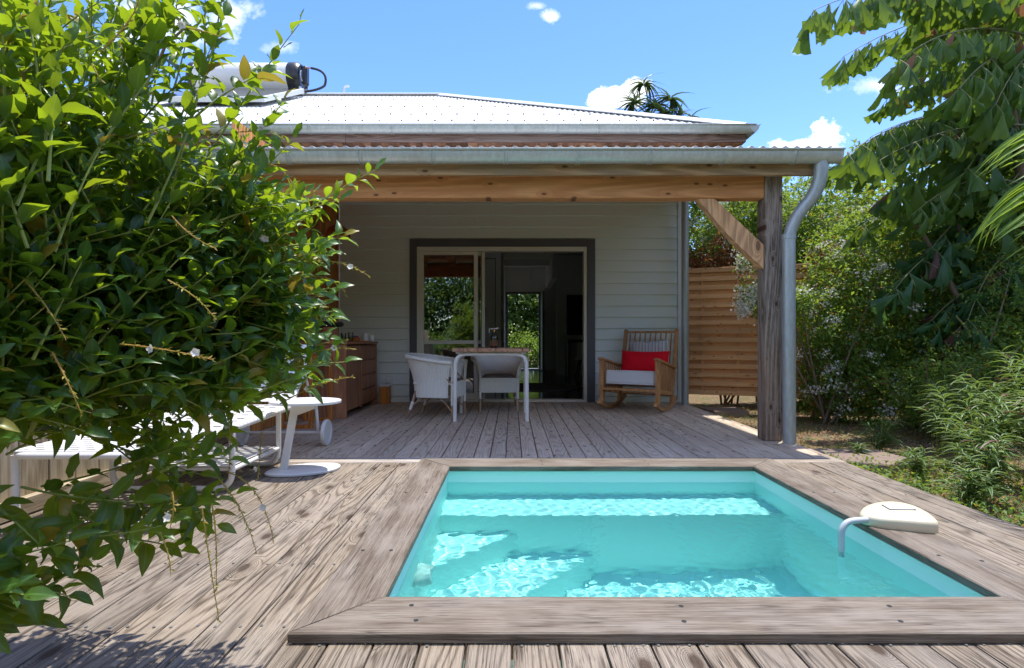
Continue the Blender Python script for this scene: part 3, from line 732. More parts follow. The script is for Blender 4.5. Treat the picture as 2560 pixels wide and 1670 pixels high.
while X < EXR-.1: hb(strap(X, UGY, UGZ), 'gutter_strap', 'galv'); X += .515
fa = MB().box(EXL, EXR-.02, EY+.005, EY+.035, 3.33, EZ-.03, .003)
hb(MB().box(EXL, -2.1, EY+.005, EY+.035, 3.345, EZ-.022, .003), 'fascia_board', 'fascia2'); hb(MB().box(-2.097, EXR-.01, EY+.005, EY+.035, 3.345, EZ-.022, .003), 'fascia_board', 'fascia2')
hb(MB().box(EXR-.04, EXR-.011, EY+.036, 15.7, 3.345, EZ-.022, .003), 'fascia_board', 'fascia2')
X = -5.0
while X < EXR-.05:
    w = random.choice([.06,.09,.09,.12]); hb(MB().box(X, min(X+w-.003, EXR-.045), EY+.037, WY+.1, 3.335, 3.35), 'soffit_board', 'soffit'); X += w
hb(MB().box(EXL, -5.0, EY+.037, WY+.1, 3.335, 3.35), 'soffit', 'soffit'); hb(MB().box(XR, EXR-.045, WY+.1, 15.6, 3.335, 3.35), 'soffit', 'soffit')
# corner downpipe
hb(MB().tube(roundpath([(2.9,7.0,3.42),(2.9,7.0,3.30),(2.275,7.10,2.95),(2.275,7.10,-.10)], .12), .046, 14), 'downpipe', 'zinc', True)
hb(MB().lathe([(.05,0),(.05,.02),(.046,.021)], (2.275,7.10,1.1), 14), 'pipe_clip', 'zinc')
# little vent pipe on the ridge
hb(MB().tube([(-3.5,RY,RZ),(-3.5,RY,RZ+.17),(-3.47,RY,RZ+.2),(-3.40,RY,RZ+.2)], .022, 8), 'vent_pipe', 'white', True)
# wall socket (round earthed insert with pin)
sk = hb(MB().box(-1.725, -1.635, WY-.036, WY-.02, .265, .355, .004), 'wall_socket', 'ceramic')
hb(MB().lathe([(.031,0),(.031,-.002),(.027,-.003),(.022,.006),(0,.006)], (-1.68, WY-.037, .31), 20, 'Y').tube([(-1.68,WY-.033,.322),(-1.68,WY-.044,.322)], .003, 6), 'socket_insert', 'ceramic')

# ================================================================ side wall of orange boards
sw = empty('timber_side_wall', (-2.40, 4.9, 0), label='orange brown vertical board wall closing the porch behind the cabinet', cat='wall')
y = 4.62
while y < WY-.05:
    w = min(.142, WY-.02-y); MB().box(0, .028, y-4.9+.0015, y-4.9+w-.0015, 0, 2.75, .002).build('wall_board', M['sidewall'], sw); y += .142
for (Y, z) in ((6.09,1.10),(6.24,1.10)):
    MB().box(.029, .038, Y-4.9-.04, Y-4.9+.04, z-.045, z+.045, .003).build('power_socket', M['ceramic'], sw)

# ================================================================ porch canopy
po = empty('covered_porch', (0, 4.6, 0), label='timber porch canopy with a corrugated lean-to roof, grey gutter and weathered post', cat='porch')
def pb(mb, name, mat, smooth=False, lab=None, parent=None):
    me = mb.mesh(name, M[mat], smooth); me.transform(Matrix.Translation((0, -4.6, 0))); o = link(name, me, parent or po)
    if lab: o['label'] = lab
    return o
def beamx(x0, x1, y0, y1, z0, z1, name, mat, c=.006): return pb(MB().box(x0, x1, y0, y1, z0, z1, c), name, mat)
beamx(-2.30, 2.124, 4.545, 4.665, 2.045, 2.262, 'beam', 'beam')
beamx(-2.75, 2.48, 4.385, 4.435, 2.192, 2.325, 'fascia_beam', 'fascia')
pb(MB().box(2.126, 2.274, 4.535, 4.683, -.0, 2.262, .007), 'post', 'post'); pb(MB().box(-2.44, -2.30, 4.535, 4.683, 0, 2.262, .007), 'post', 'post')
pb(MB().box(2.25, 2.30, 4.60, 4.67, 2.06, 2.2, .006), 'beam_end', 'brace')
def brace(x0, x1, nm='brace'):
    s_ = 1 if x1 > x0 else -1; mb = MB(); w = .12
    # a diagonal with a slightly hollowed lower edge
    prof = [(x0-s_*.07, 2.044), (x0+s_*.07, 2.044), (x1, 1.655), (x1, 1.455)]
    low = [(x1-s_*.012, 1.405)]
    pts = [prof[0], prof[1], prof[2], prof[3]]
    for k in range(1, 6):
        t = k/6; a = Vector(prof[3]); b_ = Vector(prof[0]); p = a.lerp(b_, t); n_ = Vector((-(b_-a).y, (b_-a).x)).normalized(); p += n_*(-s_)*(-.022)*math.sin(math.pi*t); pts.append((p.x, p.y))
    n = len(pts)
    for Y in (4.560, 4.650): mb.v += [(p[0], Y, p[1]) for p in pts]
    for j in range(n): j2=(j+1)%n; mb.f.append((j, j2, n+j2, n+j))
    mb.f.append(tuple(range(n))[::-1]); mb.f.append(tuple(range(n,2*n)))
    pb(mb, nm, 'brace')
brace(1.64, 2.124); brace(-1.80, -2.298)
# rafters, ceiling boards
X = -2.25
while X < 2.4:
    mb = MB().bar((X, 4.44, 2.29), (X, 7.40, 2.88), .06, .11, (1,0,0), .004); pb(mb, 'rafter', 'beam'); X += .56
for k in range(24):
    Y = 4.45+k*.123; pb(MB().bar((-2.7, Y+.06, 2.36+.2*(Y-4.45)), (2.5, Y+.06, 2.36+.2*(Y-4.45)), .12, .012, (0,-.2,1)), 'ceiling_board', 'sidewall' if False else 'brace')
mb = MB(); st = .0127*1.18; x0, x1 = -2.85, 2.56; n = int((x1-x0)/st)
for i in range(n+1):
    X = x0+i*st; w = corr(X, .09, .0105)
    mb.v += [(X, 4.305, 2.388+w), (X, WY, 3.01+w), (X, 4.305, 2.386+w-.002)]
for i in range(n): mb.f += [(3*i, 3*i+3, 3*i+4, 3*i+1), (3*i, 3*i+2, 3*i+5, 3*i+3)]
pb(mb, 'porch_roof_sheet', 'roof', 'all')
GY, GZ2 = 4.315, 2.352
pb(halfround(MB(), (-2.9,GY,GZ2), (2.62,GY,GZ2), .060, 10), 'gutter', 'galv', True)
X = -2.35
while X < 2.6:
    pb(strap(X, GY, GZ2, .0625), 'gutter_strap', 'galv'); X += .575
def elbow():
    pts = []; rs = []
    path = roundpath([(2.475,4.33,2.33),(2.475,4.36,2.12),(2.20+.09,4.44,1.70),(2.29,4.45,1.52)], .13, 9)
    path = bez((2.475,4.33,2.30),(2.505,4.35,2.09),(2.41,4.40,1.97),14)+bez((2.40,4.405,1.958),(2.29,4.445,1.82),(2.28,4.45,1.66),9)
    for i, p in enumerate(path):
        pts.append(p); rs.append(.053-.005*min(1,i/20)+(.0032 if (2 < i < 13 and i % 2) else 0))
    return MB().tube(pts, rs, 16)
pb(elbow(), 'downpipe_elbow', 'zinc', True)
pb(MB().tube([(2.28,4.45,1.72),(2.28,4.45,1.71),(2.285,4.45,-.13)], [.051,.051,.051], 18), 'downpipe', 'zinc', True)
pb(MB().lathe([(.049,-.02),(.055,-.02),(.055,.02),(.049,.02)], (2.28,4.45,1.70), 18), 'pipe_joint', 'zinc')

# ================================================================ right fence panel
fp = empty('slat_fence', (2.60, 7.42, 0), label='golden horizontal hit-and-miss slat fence panel between the house corner and a garden post', cat='fence')
A = Vector((2.34,7.50)); B = Vector((3.86,6.98)); d2 = (B-A).normalized(); ang = math.atan2(d2.y, d2.x); Lf = (B-A).length
fp.location = (A.x, A.y, 0); fp.rotation_euler = (0,0,ang)
z = .105; k = 0
while z < 1.80:
    y0 = -.042 if k % 2 == 0 else .008
    for (xa, xb) in ((0, Lf),):
        MB().box(xa, xb, y0, y0+.018, z+random.uniform(0,.003)-(.002 if k%2==0 else .004), z+(.062 if k%2==0 else .058), .002).build('slat', M['slat'], fp)
    z += .0595; k += 1
for xx in (.02, .27, .72, 1.16, Lf-.05): MB().box(xx, xx+.032, -.022, .007, .10, 1.80, .002).build('batten', M['slat'], fp)
MB().box(0, Lf, -.035, .03, 1.812, 1.835, .003).build('top_rail', M['slat'], fp)
MB().box(0, .03, -.035, -.029, .10, 1.81, .001).box(Lf-.03, Lf, -.035, -.029, .10, 1.81, .001).build('edge_batten', M['slat'], fp)
MB().box(Lf+.005, Lf+.095, -.05, .04, GZ-.02, 1.80, .005).build('fence_post', M['slatpost'], fp)

# ================================================================ solar water heater on the roof
sh = empty('solar_water_heater', (-5.2, RY, RZ), label='white cylindrical solar water heater tank with black end cap on the roof', cat='water heater')
ty, tz, tr_ = -.05, .325, .305
MB().lathe([(tr_,-1.3),(tr_,.65)], (0,ty,tz), 48, 'X').build('tank', M['white'], sh, True)
MB().lathe([(tr_+.004,.62),(tr_+.012,.64),(tr_+.012,.80),(tr_-.03,.86),(tr_-.06,.86),(tr_-.07,.83),(0,.83)], (0,ty,tz), 40, 'X').build('end_cap', M['black'], sh, True)
MB().lathe([(tr_+.004,-1.28),(tr_+.012,-1.30),(tr_+.012,-1.38),(tr_-.03,-1.42),(0,-1.42)], (0,ty,tz), 40, 'X').build('end_cap', M['black'], sh, True)
MB().box(.872, .99, ty-.15, ty+.02, tz-.16, tz+.22, .03).build('cover_box', M['black'], sh)
MB().lathe([(0,.01),(.1,.01),(.11,0)], (.905,ty-.17,tz-.02), 20, 'X').build('flange', M['steel'], sh)
MB().tube([(.97,ty-.18,tz+.14),(1.10,ty-.18,tz+.14)], .014, 8).build('copper_fitting', M['copper'], sh)
MB().tube(bez((1.09,ty-.18,tz+.14),(1.46,ty-.15,tz+.10),(1.38,ty-.2,tz-.22),9)+bez((1.37,ty-.21,tz-.24),(1.28,ty-.3,tz-.38),(.96,ty-.3,tz-.40),7), .024, 9).build('hose', M['rubber'], sh, True)
def panel():
    mb = MB(); n_ = Vector((0,-PITCH,1)).normalized(); dn = Vector((0,-1,-PITCH)).normalized()
    C = Vector((.0,-.35,-.19)) + n_*.12 + dn*1.0
    return C, n_, dn
C_, n_, dn_ = panel()
MB().obox(C_, Vector((1,0,0)), dn_, n_, 1.02, 1.0, .045, .006).build('collector_panel', M['alu' if False else 'cornertrim'], sh)
MB().obox(C_+n_*.047, Vector((1,0,0)), dn_, n_, .97, .95, .002).build('collector_glass', M['screen'], sh)
mb = MB()
for xx in (-.9,.9): mb.bar((xx,-.3,-.05),(xx,-.3,.05),.04,.04).bar((xx,ty-.1,-.05),(xx,ty-.1,tz-tr_+.05),.04,.04)
mb.box(-.95,.95,ty-.12,ty-.02,-.0,.04); mb.build('stand', M['galv'], sh)
# ================================================================ FURNITURE AND OBJECTS
def pillow(w, h, t, n=18, pinch=.10):
    def f(sgn):
        def g(u, v):
            x = (u*2-1); y = (v*2-1)
            k = max(0, (1-abs(x)**3.2))*max(0, (1-abs(y)**3.2)); th = t*.5*k**.55
            px_ = x*w/2*(1-pinch*(1-y*y)*.45*abs(x)); py_ = y*h/2*(1-pinch*(1-x*x)*.9*abs(y))
            th += .004*math.sin(9*x+5*y)*k
            return (px_, sgn*th, py_)
        return g
    return MB().grid(f(1), n, n).grid(f(-1), n, n)

# ---- dining table
tb = empty('dining_table', (-.22, 5.98, 0), label='square slatted table with brown top on rounded white hoop legs', cat='table')
xs_ = [777,855,888,955,1043,1075,1175,1262,1310]; xs_ = [(-.40 + .80*(v-777)/(1310-777)) for v in xs_]
for a_, b_ in zip(xs_[:-1], xs_[1:]):
    MB().box(a_+.0022, b_-.0022, -.40, .40, .727, .763, .003).build('top_slat', M['tabletop'], tb)
MB().box(-.37,.37,-.34,-.30,.705,.726,.002).box(-.37,.37,.30,.34,.705,.726,.002).build('cross_rail', M['whitewood'], tb)
for s_, yy in ((0,-.335),(1,.335)):
    pts = roundpath([(-.378,yy,0),(-.372,yy,.703),(.372,yy,.703),(.378,yy,0)], .12, 8)
    MB().tube(pts, .0205, 12).build('leg_hoop', M['whitewood'], tb, True)

# ---- bottle on the table
bt = empty('glass_bottle', (-.195, 5.95, .763), label='clear glass bottle with pump spout and printed band standing on the slatted table', cat='bottle')
MB().lathe([(0,.004),(.036,.003),(.041,.012),(.041,.120),(.034,.140),(.016,.155),(.014,.185)], n=28).build('bottle_body', M['glass'], bt, True)
MB().lathe([(.0415,.022),(.0415,.088)], n=28).build('printed_band', M['band'], bt, True)
MB().lathe([(.017,.180),(.018,.204),(.012,.210),(0,.210)], n=16).build('stopper', M['copper'], bt, True)
MB().tube([(.045,0,.216),(0,0,.210),(-.050,0,.208),(-.056,0,.200),(-.056,0,.165)], [.008,.007,.0035,.003,.003], 8).build('spout', M['ceramic'], bt, True)

# ---- wicker chairs
def wchair(loc, rz, lab):
    c = empty('wicker_chair', loc, rz, lab, 'chair', 'white wicker tub chairs at the slatted table')
    def U(u, r=0):   # plan path from the front left corner round the back to the front right; u 0..1
        a = R(-128 + 256*u); sx, sy = .235+r, .235+r
        ca, sa = math.cos(a), math.sin(a)
        k = (abs(ca)**3.2+abs(sa)**3.2)**(-1/3.2)
        return Vector((sa*k*sx, ca*k*sy, 0))
    def rimz(u): return .60 + .075*math.sin(math.pi*u)**1.4
    NR = 74
    def shell(u, v):
        o = .0042*abs(math.sin(math.pi*NR*u))
        fl = .012 + .070*max(0,(v-.3)/.7)**1.6
        p = U(u, fl+o); p.y += .03*v*max(0, math.cos(R(-128+256*u)))
        p.z = .235 + (rimz(u)-.235)*v + .0012*math.sin(v*150); return p
    mb = MB().grid(shell, NR*4, 12)
    mb.build('woven_shell', M['wicker'], c, 'all')
    def inner(u, v):
        p = shell(u, v); q = U(u, .012 + .070*max(0,(v-.3)/.7)**1.6 - .014 + .0035*abs(math.sin(math.pi*NR*u))); q.y += .03*v*max(0, math.cos(R(-128+256*u))); q.z = p.z; return q
    MB().grid(inner, NR*4, 8).build('woven_lining', M['wicker'], c, 'all')
    def apron(u, v):
        x = -.215+.43*u; return (x, -.215-.006*abs(math.sin(math.pi*34*u))-.006*math.sin(math.pi*v), .225+.175*v)
    MB().grid(apron, 34*4, 6).build('woven_apron', M['wicker'], c, 'all')
    MB().box(-.225,.225,-.215,.225,.372,.395,.008).build('seat', M['wicker'], c)
    rim = []; rr = []
    for i in range(61):
        u = i/60; p = shell(u, 1.0); p.z += .012; rim.append(p); rr.append(.021+.003*math.sin(i*2.4))
    # the rim sweeps down at the arm fronts to meet the front legs
    fl_ = Vector((-.222,-.218,.39)); fr_ = Vector((.222,-.218,.39))
    head = bez(fl_, fl_+Vector((0,-.01,.15)), rim[0], 7)[:-1]; tail = bez(rim[-1], fr_+Vector((0,-.01,.15)), fr_, 7)[1:]
    MB().tube(head+rim+tail, [.017]*len(head)+rr+[.017]*len(tail), 10).build('braided_rim', M['wicker'], c, 'all')
    for sx in (-1, 1):
        MB().tube([(sx*.222,-.218,.40),(sx*.222,-.218,.155)], .0165, 10).build('leg_wrap', M['wicker'], c, True)
        MB().tube([(sx*.222,-.218,.16),(sx*.224,-.220,0)], [.0145,.0125], 10).build('leg', M['rattan'], c, True)
        MB().tube([(sx*.195,.20,.30),(sx*.205,.24,.17),(sx*.225,.30,0)], [.016,.015,.0125], 10).build('leg', M['rattan'], c, True)
        MB().tube([(sx*.2035,.233,.185),(sx*.212,.262,.10)], [.0185,.0175], 10).build('leg_wrap', M['wicker'], c, True)
        MB().tube(bez((sx*.215,-.20,.10),(sx*.21,-.10,.25),(sx*.19,.02,.232),8), .008, 7).build('brace', M['rattan'], c, True)
        MB().tube(bez((sx*.21,.25,.12),(sx*.2,.16,.24),(sx*.19,.02,.232),8), .008, 7).build('brace', M['rattan'], c, True)
        MB().tube([(sx*.222,-.20,.40),(sx*.262,-.09,.50),(sx*.30,.02,.60)], .010, 7).build('arm_strut', M['rattan'], c, True)
    MB().tube([(-.205,.235,.16),(-.1,.24,.228),(.1,.24,.228),(.205,.235,.16)], .008, 7).build('brace', M['rattan'], c, True)
    def seatpad(u, v):
        x = u*2-1; y = v*2-1; k = (1-abs(x)**6)*(1-abs(y)**6); return (x*.20, y*.20, .397+.034*max(0,k)**.4)
    MB().grid(seatpad, 14, 14).build('seat_pad', M['taupe'], c, True)
    return c
wchair((-.163, 6.63, 0), R(2), 'white wicker tub chair facing the pool behind the slatted table')
wchair((-.80, 5.98, 0), R(78), 'white wicker tub chair turned sideways at the left side of the slatted table')

# ---- rocking chair
rc = empty('rocking_chair', (1.555, 6.64, 0), R(-30), 'wooden rocking chair with spindle sides, standing beside the right door jamb', 'rocking chair')
W2 = .335; T = .042
def rod(p, q, w, t, name, c=.004, up=(0,1,0), mat='teak'): return MB().bar(p, q, w, t, up, c).build(name, M[mat], rc)
def runz(y): return .018 + .42*(y-.02)**2
for s_ in (-1, 1):
    x = s_*W2
    ru = MB(); n = 22
    for i in range(n+1):
        y = -.47+.98*i/n; z = runz(y); s2 = .84*(y-.02); nn = Vector((0,-s2,1)).normalized()
        for dx in (-.021,.021):
            for dn in (0,.042):
                p = Vector((x+dx, y, z))+nn*dn-Vector((0,0,.018)); ru.v.append(tuple(p))
    for i in range(n):
        a = i*4
        for q in ((0,1),(1,3),(3,2),(2,0)): ru.f.append((a+q[0], a+q[1], a+4+q[1], a+4+q[0]))
    ru.f += [(0,1,3,2), (n*4, n*4+2, n*4+3, n*4+1)]
    ru.build('rocker', M['teak'], rc)
    rod((x,-.36,runz(-.36)+.01), (x,-.37,.615), .048, .062, 'front_leg')
    rod((x,.27,runz(.27)+.01), (x,.30,.22), .042, .05, 'rear_leg')
    rod((x,.30,.14), (x,.555,.99), .042, .048, 'rear_post')
    rod((x,-.43,.632), (x,.43,.50), .058, .026, 'arm', up=(0,0,1))
    rod((x,-.345,.262), (x,.33,.175), .028, .05, 'side_rail', up=(0,0,1))
    for k in range(9):
        y = -.28+k*.067; zt = .632-(y+.43)*.1535-.013; zb = .262-(y+.345)*.129+.02
        rod((x,y,zb), (x,y+.012,zt), .014, .022, 'spindle', .002)
rod((-W2+.021,-.365,.268), (W2-.021,-.365,.268), .03, .055, 'front_rail', up=(0,1,0))
def bp(z): return .30+(z-.14)*.3
rod((-W2+.02,bp(.955),.955), (W2-.02,bp(.955),.955), .03, .038, 'top_rail', up=(0,1,.0)); rod((-W2+.02,bp(.30),.30), (W2-.02,bp(.30),.30), .03, .05, 'lower_back_rail')
for k in range(9):
    x = -.272+k*.068; rod((x,bp(.32),.32), (x,bp(.94),.94), .016, .022, 'back_spindle', .002)
for k in range(9):
    x = -.28+k*.070; rod((x,-.35,.238), (x,.32,.152), .05, .014, 'seat_slat', .002, up=(0,0,1))
def boxcush(u, v): pass
cm = MB().obox(Vector((0,-.045,.372)), Vector((1,0,0)), Vector((0,1,-.128)).normalized(), Vector((0,.128,1)).normalized(), .300, .315, .083, .022)
me = cm.mesh('seat_cushion', M['greycushion'], True); sc_ = link('seat_cushion', me, rc)
bv = sc_.modifiers.new('bevel', 'BEVEL'); bv.width = .012; bv.segments = 2
X_, Y_, Z_ = Vector((1,0,0)), Vector((0,1,-.128)).normalized(), Vector((0,.128,1)).normalized()
pip = MB()
for sz in (-1, 1):
    C0 = Vector((0,-.045,.372)); pts = [C0+X_*a*.295+Y_*b*.310+Z_*sz*.075 for a, b in ((-1,-1),(1,-1),(1,1),(-1,1))]
    lp = roundpath([(pts[0]+pts[3])/2, pts[0], pts[1], pts[2], pts[3], (pts[0]+pts[3])/2], .035, 5)
    pip.tube([p + (Vector((0,-1,0))*.004) for p in lp], .006, 6)
pip.build('cushion_piping', M['piping'], sc_, True)
def inchair(name, mat, w, h, t, local, tilt, yaw, lab, cat, roll=0):
    o = pillow(w, h, t).build(name, M[mat], None, True)
    base = Matrix.Translation(rc.location) @ Matrix.Rotation(rc.rotation_euler.z, 4, 'Z')
    o.matrix_world = base @ Matrix.Translation(local) @ Matrix.Rotation(yaw, 4, 'Z') @ Matrix.Rotation(roll, 4, 'Y') @ Matrix.Rotation(tilt, 4, 'X')
    return tag(o, lab, cat)
inchair('pillow', 'red', .60, .30, .17, (.02,.20,.570), R(-16), R(6), 'plain red lumbar pillow in front of the striped one on the rocking chair', 'pillow')
inchair('pillow', 'stripes', .50, .34, .13, (.03,.335,.68), R(-17), R(4), 'black and white striped pillow behind the red one on the rocking chair', 'pillow', R(-4))

# ---- cabinet
cb = empty('cabinet', (-1.79, 5.83, 0), label='walnut brown sideboard with one door and four drawers against the orange board wall', cat='cabinet')
D_, Lc = -.545, 1.33
def cbx(x0,x1,y0,y1,z0,z1,name,c=.003): return MB().box(x0,x1,y0,y1,z0,z1,c).build(name, M['walnut'], cb)
cbx(D_,.0,0,.032,0,.80,'side_panel'); cbx(D_,.0,Lc-.032,Lc,0,.80,'side_panel'); cbx(D_-.0,.012,-.012,Lc+.012,.803,.832,'top_board')
cbx(D_,-.03,.034,Lc-.034,.06,.79,'carcass'); cbx(-.028,-.003,.036,.60,.075,.785,'door'); cbx(-.028,.002,.603,.625,.05,.79,'divider')
for k in range(4):
    z0 = .085+k*.177; MB().box(-.028,-.004,.630,Lc-.036,z0,z0+.158,.004).build('drawer', M['walnut'], cb)
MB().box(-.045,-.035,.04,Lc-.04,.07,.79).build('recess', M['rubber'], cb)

# things on the cabinet
cmx = empty('coffee_machine', (-2.03, 6.12, .832), R(0), 'black and brown coffee machine with chrome lever on the walnut sideboard', 'coffee machine')
MB().box(-.10,.055,-.07,.07,.0,.165,.012).build('body', M['walnut'], cmx); MB().box(-.12,.11,-.065,.065,.167,.225,.02).build('head', M['black'], cmx)
MB().tube([(.0,-.05,.205),(.06,-.06,.215),(.12,-.05,.232)], [.004,.006,.006], 8).build('lever', M['steel'], cmx, True)
MB().box(.056,.115,-.05,.05,0,.03,.006).build('drip_tray', M['black'], cmx); MB().box(-.175,-.105,-.05,.05,.0,.16,.008).build('water_tank', M['glass'], cmx)
MB().box(-.178,-.10,-.055,.055,.162,.172,.003).build('tank_lid', M['black'], cmx)
def prop(name, loc, lab, cat, mb, mat, grp=None, smooth=True):
    o = mb.build(name, M[mat], None, smooth); o.location = loc; return tag(o, lab, cat, grp)
ty_ = empty('serving_tray', (-1.93, 6.80, .832), R(0), 'low orange wooden tray holding sachets, at the far end of the walnut sideboard', 'tray')
MB().box(-.12,.14,-.07,.07,0,.008,.002).build('tray_base', M['rack'], ty_); MB().box(-.12,-.0,-.07,-.062,.008,.05,.001).box(-.12,-.0,.062,.07,.008,.05,.001).box(-.12,-.113,-.062,.062,.008,.05,.001).box(-.007,.0,-.062,.062,.008,.05,.001).build('tray_side', M['rack'], ty_)
prop('sachet', (-2.00,6.79,.842), 'teal sachets standing in the orange tray', 'sachet', MB().box(-.03,.02,-.03,.03,0,.065,.005), 'dish1', None, False)
prop('sachet', (-1.955,6.785,.842), 'magenta sachet standing in the orange tray', 'sachet', MB().box(-.018,.02,-.03,.03,0,.06,.005), 'dish2', None, False)
cup = [(0,.0),(.0,.052),(.026,.052),(.031,.046),(.034,.0),(.031,.0),(.028,.042),(0,.046)]
def cuploc(s=1, h=1): return MB().lathe([(.033*s,0),(.033*s,.045*h),(.027*s,.056*h),(0,.057*h)], n=20)
prop('cup', (-1.93,7.00,.833), 'small white cup farthest back beside the magenta sachet', 'cup', cuploc(.9,1.5), 'ceramic', 'white cups upside down at the end of the sideboard')
prop('cup', (-1.87,6.90,.840), 'taller pair of stacked white cups on the tray, between the two lower cups', 'cup', cuploc(1.05,1.7), 'ceramic', 'white cups upside down at the end of the sideboard')
prop('cup', (-1.80,6.95,.840), 'white cup nearest the front corner of the sideboard, beside the stacked cups', 'cup', cuploc(1.05,1.3), 'ceramic', 'white cups upside down at the end of the sideboard')
for i, (X, Y, h) in enumerate(((-2.02,6.48,.10),(-1.96,6.56,.11),(-2.06,6.60,.10))):
    prop('drinking_glass', (X,Y,.833), ['clear tumbler closest to the coffee machine', 'clear tumbler nearest the front edge between machine and tray', 'clear tumbler behind the other two against the wall side'][i], 'glass',
         MB().lathe([(0,.003),(.026,.002),(.032,h),(.029,h),(.024,.008),(0,.008)], n=20), 'glass', 'clear tumblers beside the coffee machine')
tag(MB().tube([(-2.355,6.09,1.09),(-2.33,6.09,1.08),(-2.32,6.09,.95),(-2.28,6.10,.86),(-2.2,6.12,.84)], .006, 6).build('power_cord', M['black'], None, True), 'black cord hanging from the nearer socket down to the sideboard', 'cord', 'black cords from the wall sockets')
tag(MB().tube([(-2.355,6.24,1.09),(-2.33,6.24,1.08),(-2.31,6.27,.97),(-2.29,6.30,.90),(-2.25,6.26,.838)], .006, 6).build('power_cord', M['black'], None, True), 'black cord curling from the farther socket down to the sideboard', 'cord', 'black cords from the wall sockets')
# bin
bn = empty('waste_bin', (-1.70, 7.24, 0), label='small orange brown bin with white liner between the sideboard and the wall socket', cat='bin')
MB().box(-.062,.062,-.062,.062,0,.225,.004).build('body', M['rack'], bn); MB().box(-.066,.066,-.066,.066,.226,.262,.008).build('bin_liner', M['ceramic'], bn)
# pendant lamp
pl = empty('pendant_lamp', (-2.03, 6.3, 2.05), label='orange metal dome pendant lamp hanging over the sideboard', cat='lamp')
MB().lathe([(.142,0),(.138,.03),(.115,.085),(.07,.125),(.03,.14),(.028,.19),(0,.19),],n=32).build('lamp_shade', M['orangelamp'], pl, True)
MB().tube([(0,0,.19),(0,0,.66)], .004, 6).build('cord', M['black'], pl); MB().lathe([(0,.03),(.02,.035),(.032,.06),(.028,.10),(.014,.13)],n=14).build('bulb', M['ceramic'], pl, True)
# slatted rack of two upright frames
rk = empty('towel_rack', (-2.07, 5.17, 0), label='orange wooden rack made of two open rectangular frames in front of the sideboard', cat='rack')
def rfr(x0, x1, y, h, name, tall=None):
    f = empty(name, (0,0,0), parent=rk); w = .036
    for X, hh in ((x0, tall or h), (x1-w, h)): MB().box(X, X+w, y, y+w, 0, hh, .003).build('upright', M['rack'], f)
    MB().box(x0+w, x1-w, y+.002, y+w-.002, .0, w, .003).build('bottom_rail', M['rack'], f); MB().box(x0+w, x1-w, y+.002, y+w-.002, h-w, h, .003).build('top_rail', M['rack'], f)
rfr(-.16,.155,0,.70,'end_frame',.92); rfr(-.13,.18,.50,.70,'end_frame')
for X in (-.15,.13): MB().box(X, X+.03, .037, .499, .64, .67, .003).build('side_rail', M['rack'], rk)
for k in range(5): MB().box(-.149,.159,.07+k*.09,.07+k*.09+.05,.672,.684,.002).build('shelf_slat', M['rack'], rk)

# ---- interior objects
tv = empty('television', (1.62, 12.735, 1.43), label='black flat television on the grey wall seen through the open door', cat='television')
MB().box(-.33,.50,-.04,0,-.46,.48,.006).build('bezel', M['black'], tv); MB().box(-.31,.48,-.043,-.0405,-.44,.46).build('screen', M['screen'], tv)
dk = empty('desk', (1.75, 12.35, 0), label='dark desk beneath the television inside the house', cat='desk')
MB().box(-.52,.55,-.28,.30,.80,.86,.004).build('desk_top', M['black'], dk)
for X in (-.50,.50): MB().box(X,X+.04,-.26,.28,.012,.80,.003).build('leg', M['black'], dk)
ic = empty('desk_chair', (1.62, 11.75, 0), R(0), 'pale shell chair with dark legs tucked at the dark desk indoors', 'chair')
def sh_(u, v): a = R(-70+140*u); return (.24*math.sin(a), -.20-.04*v+.10*(1-math.cos(a)), .44+.34*v)
mb = MB().grid(sh_, 14, 6); mb.box(-.22,.22,-.2,.2,.42,.45,.01); mb.build('shell', M['wicker'], ic, True)
for a_ in (-1,1):
    for b_ in (-1,1): MB().tube([(a_*.14,b_*.12,.42),(a_*.22,b_*.22,.012)], .014, 8).build('leg', M['black'], ic)
tag(MB().lathe([(0,.013),(.80,.013),(.80,.0)], (.45,9.6,.013), 40).build('rug', M['rug']), 'round brown rug on the glossy dark floor inside the door', 'rug')
wl = empty('wall_sconce', (.52, 15.06, 2.62), label='square white sconce high on the dark wall above the back door', cat='lamp')
MB().box(-.055,.055,-.05,.03,-.13,.13,.01).build('lamp_shade', M['ceramic'], wl); MB().box(-.03,.03,.0301,.038,-.05,.05).build('wall_plate', M['steel'], wl)
sdk = tag(MB().lathe([(.06,.03),(.06,.0),(.05,-.012),(0,-.012)], (.38,11.6,2.83), 20).build('smoke_detector', M['ceramic'], None, True), 'round white detector on the ceiling inside the house', 'detector')

# ---- sun lounger
ln = empty('sun_lounger', (-1.90, 2.40, 0), label='white sun lounger with woven strap bed and raised back beside the board fence', cat='sun lounger')
lw = .335
def lt(pts, name, r=.0165, rad=.09): return MB().tube(roundpath(pts, rad, 7), r, 12).build(name, M['white'], ln, True)
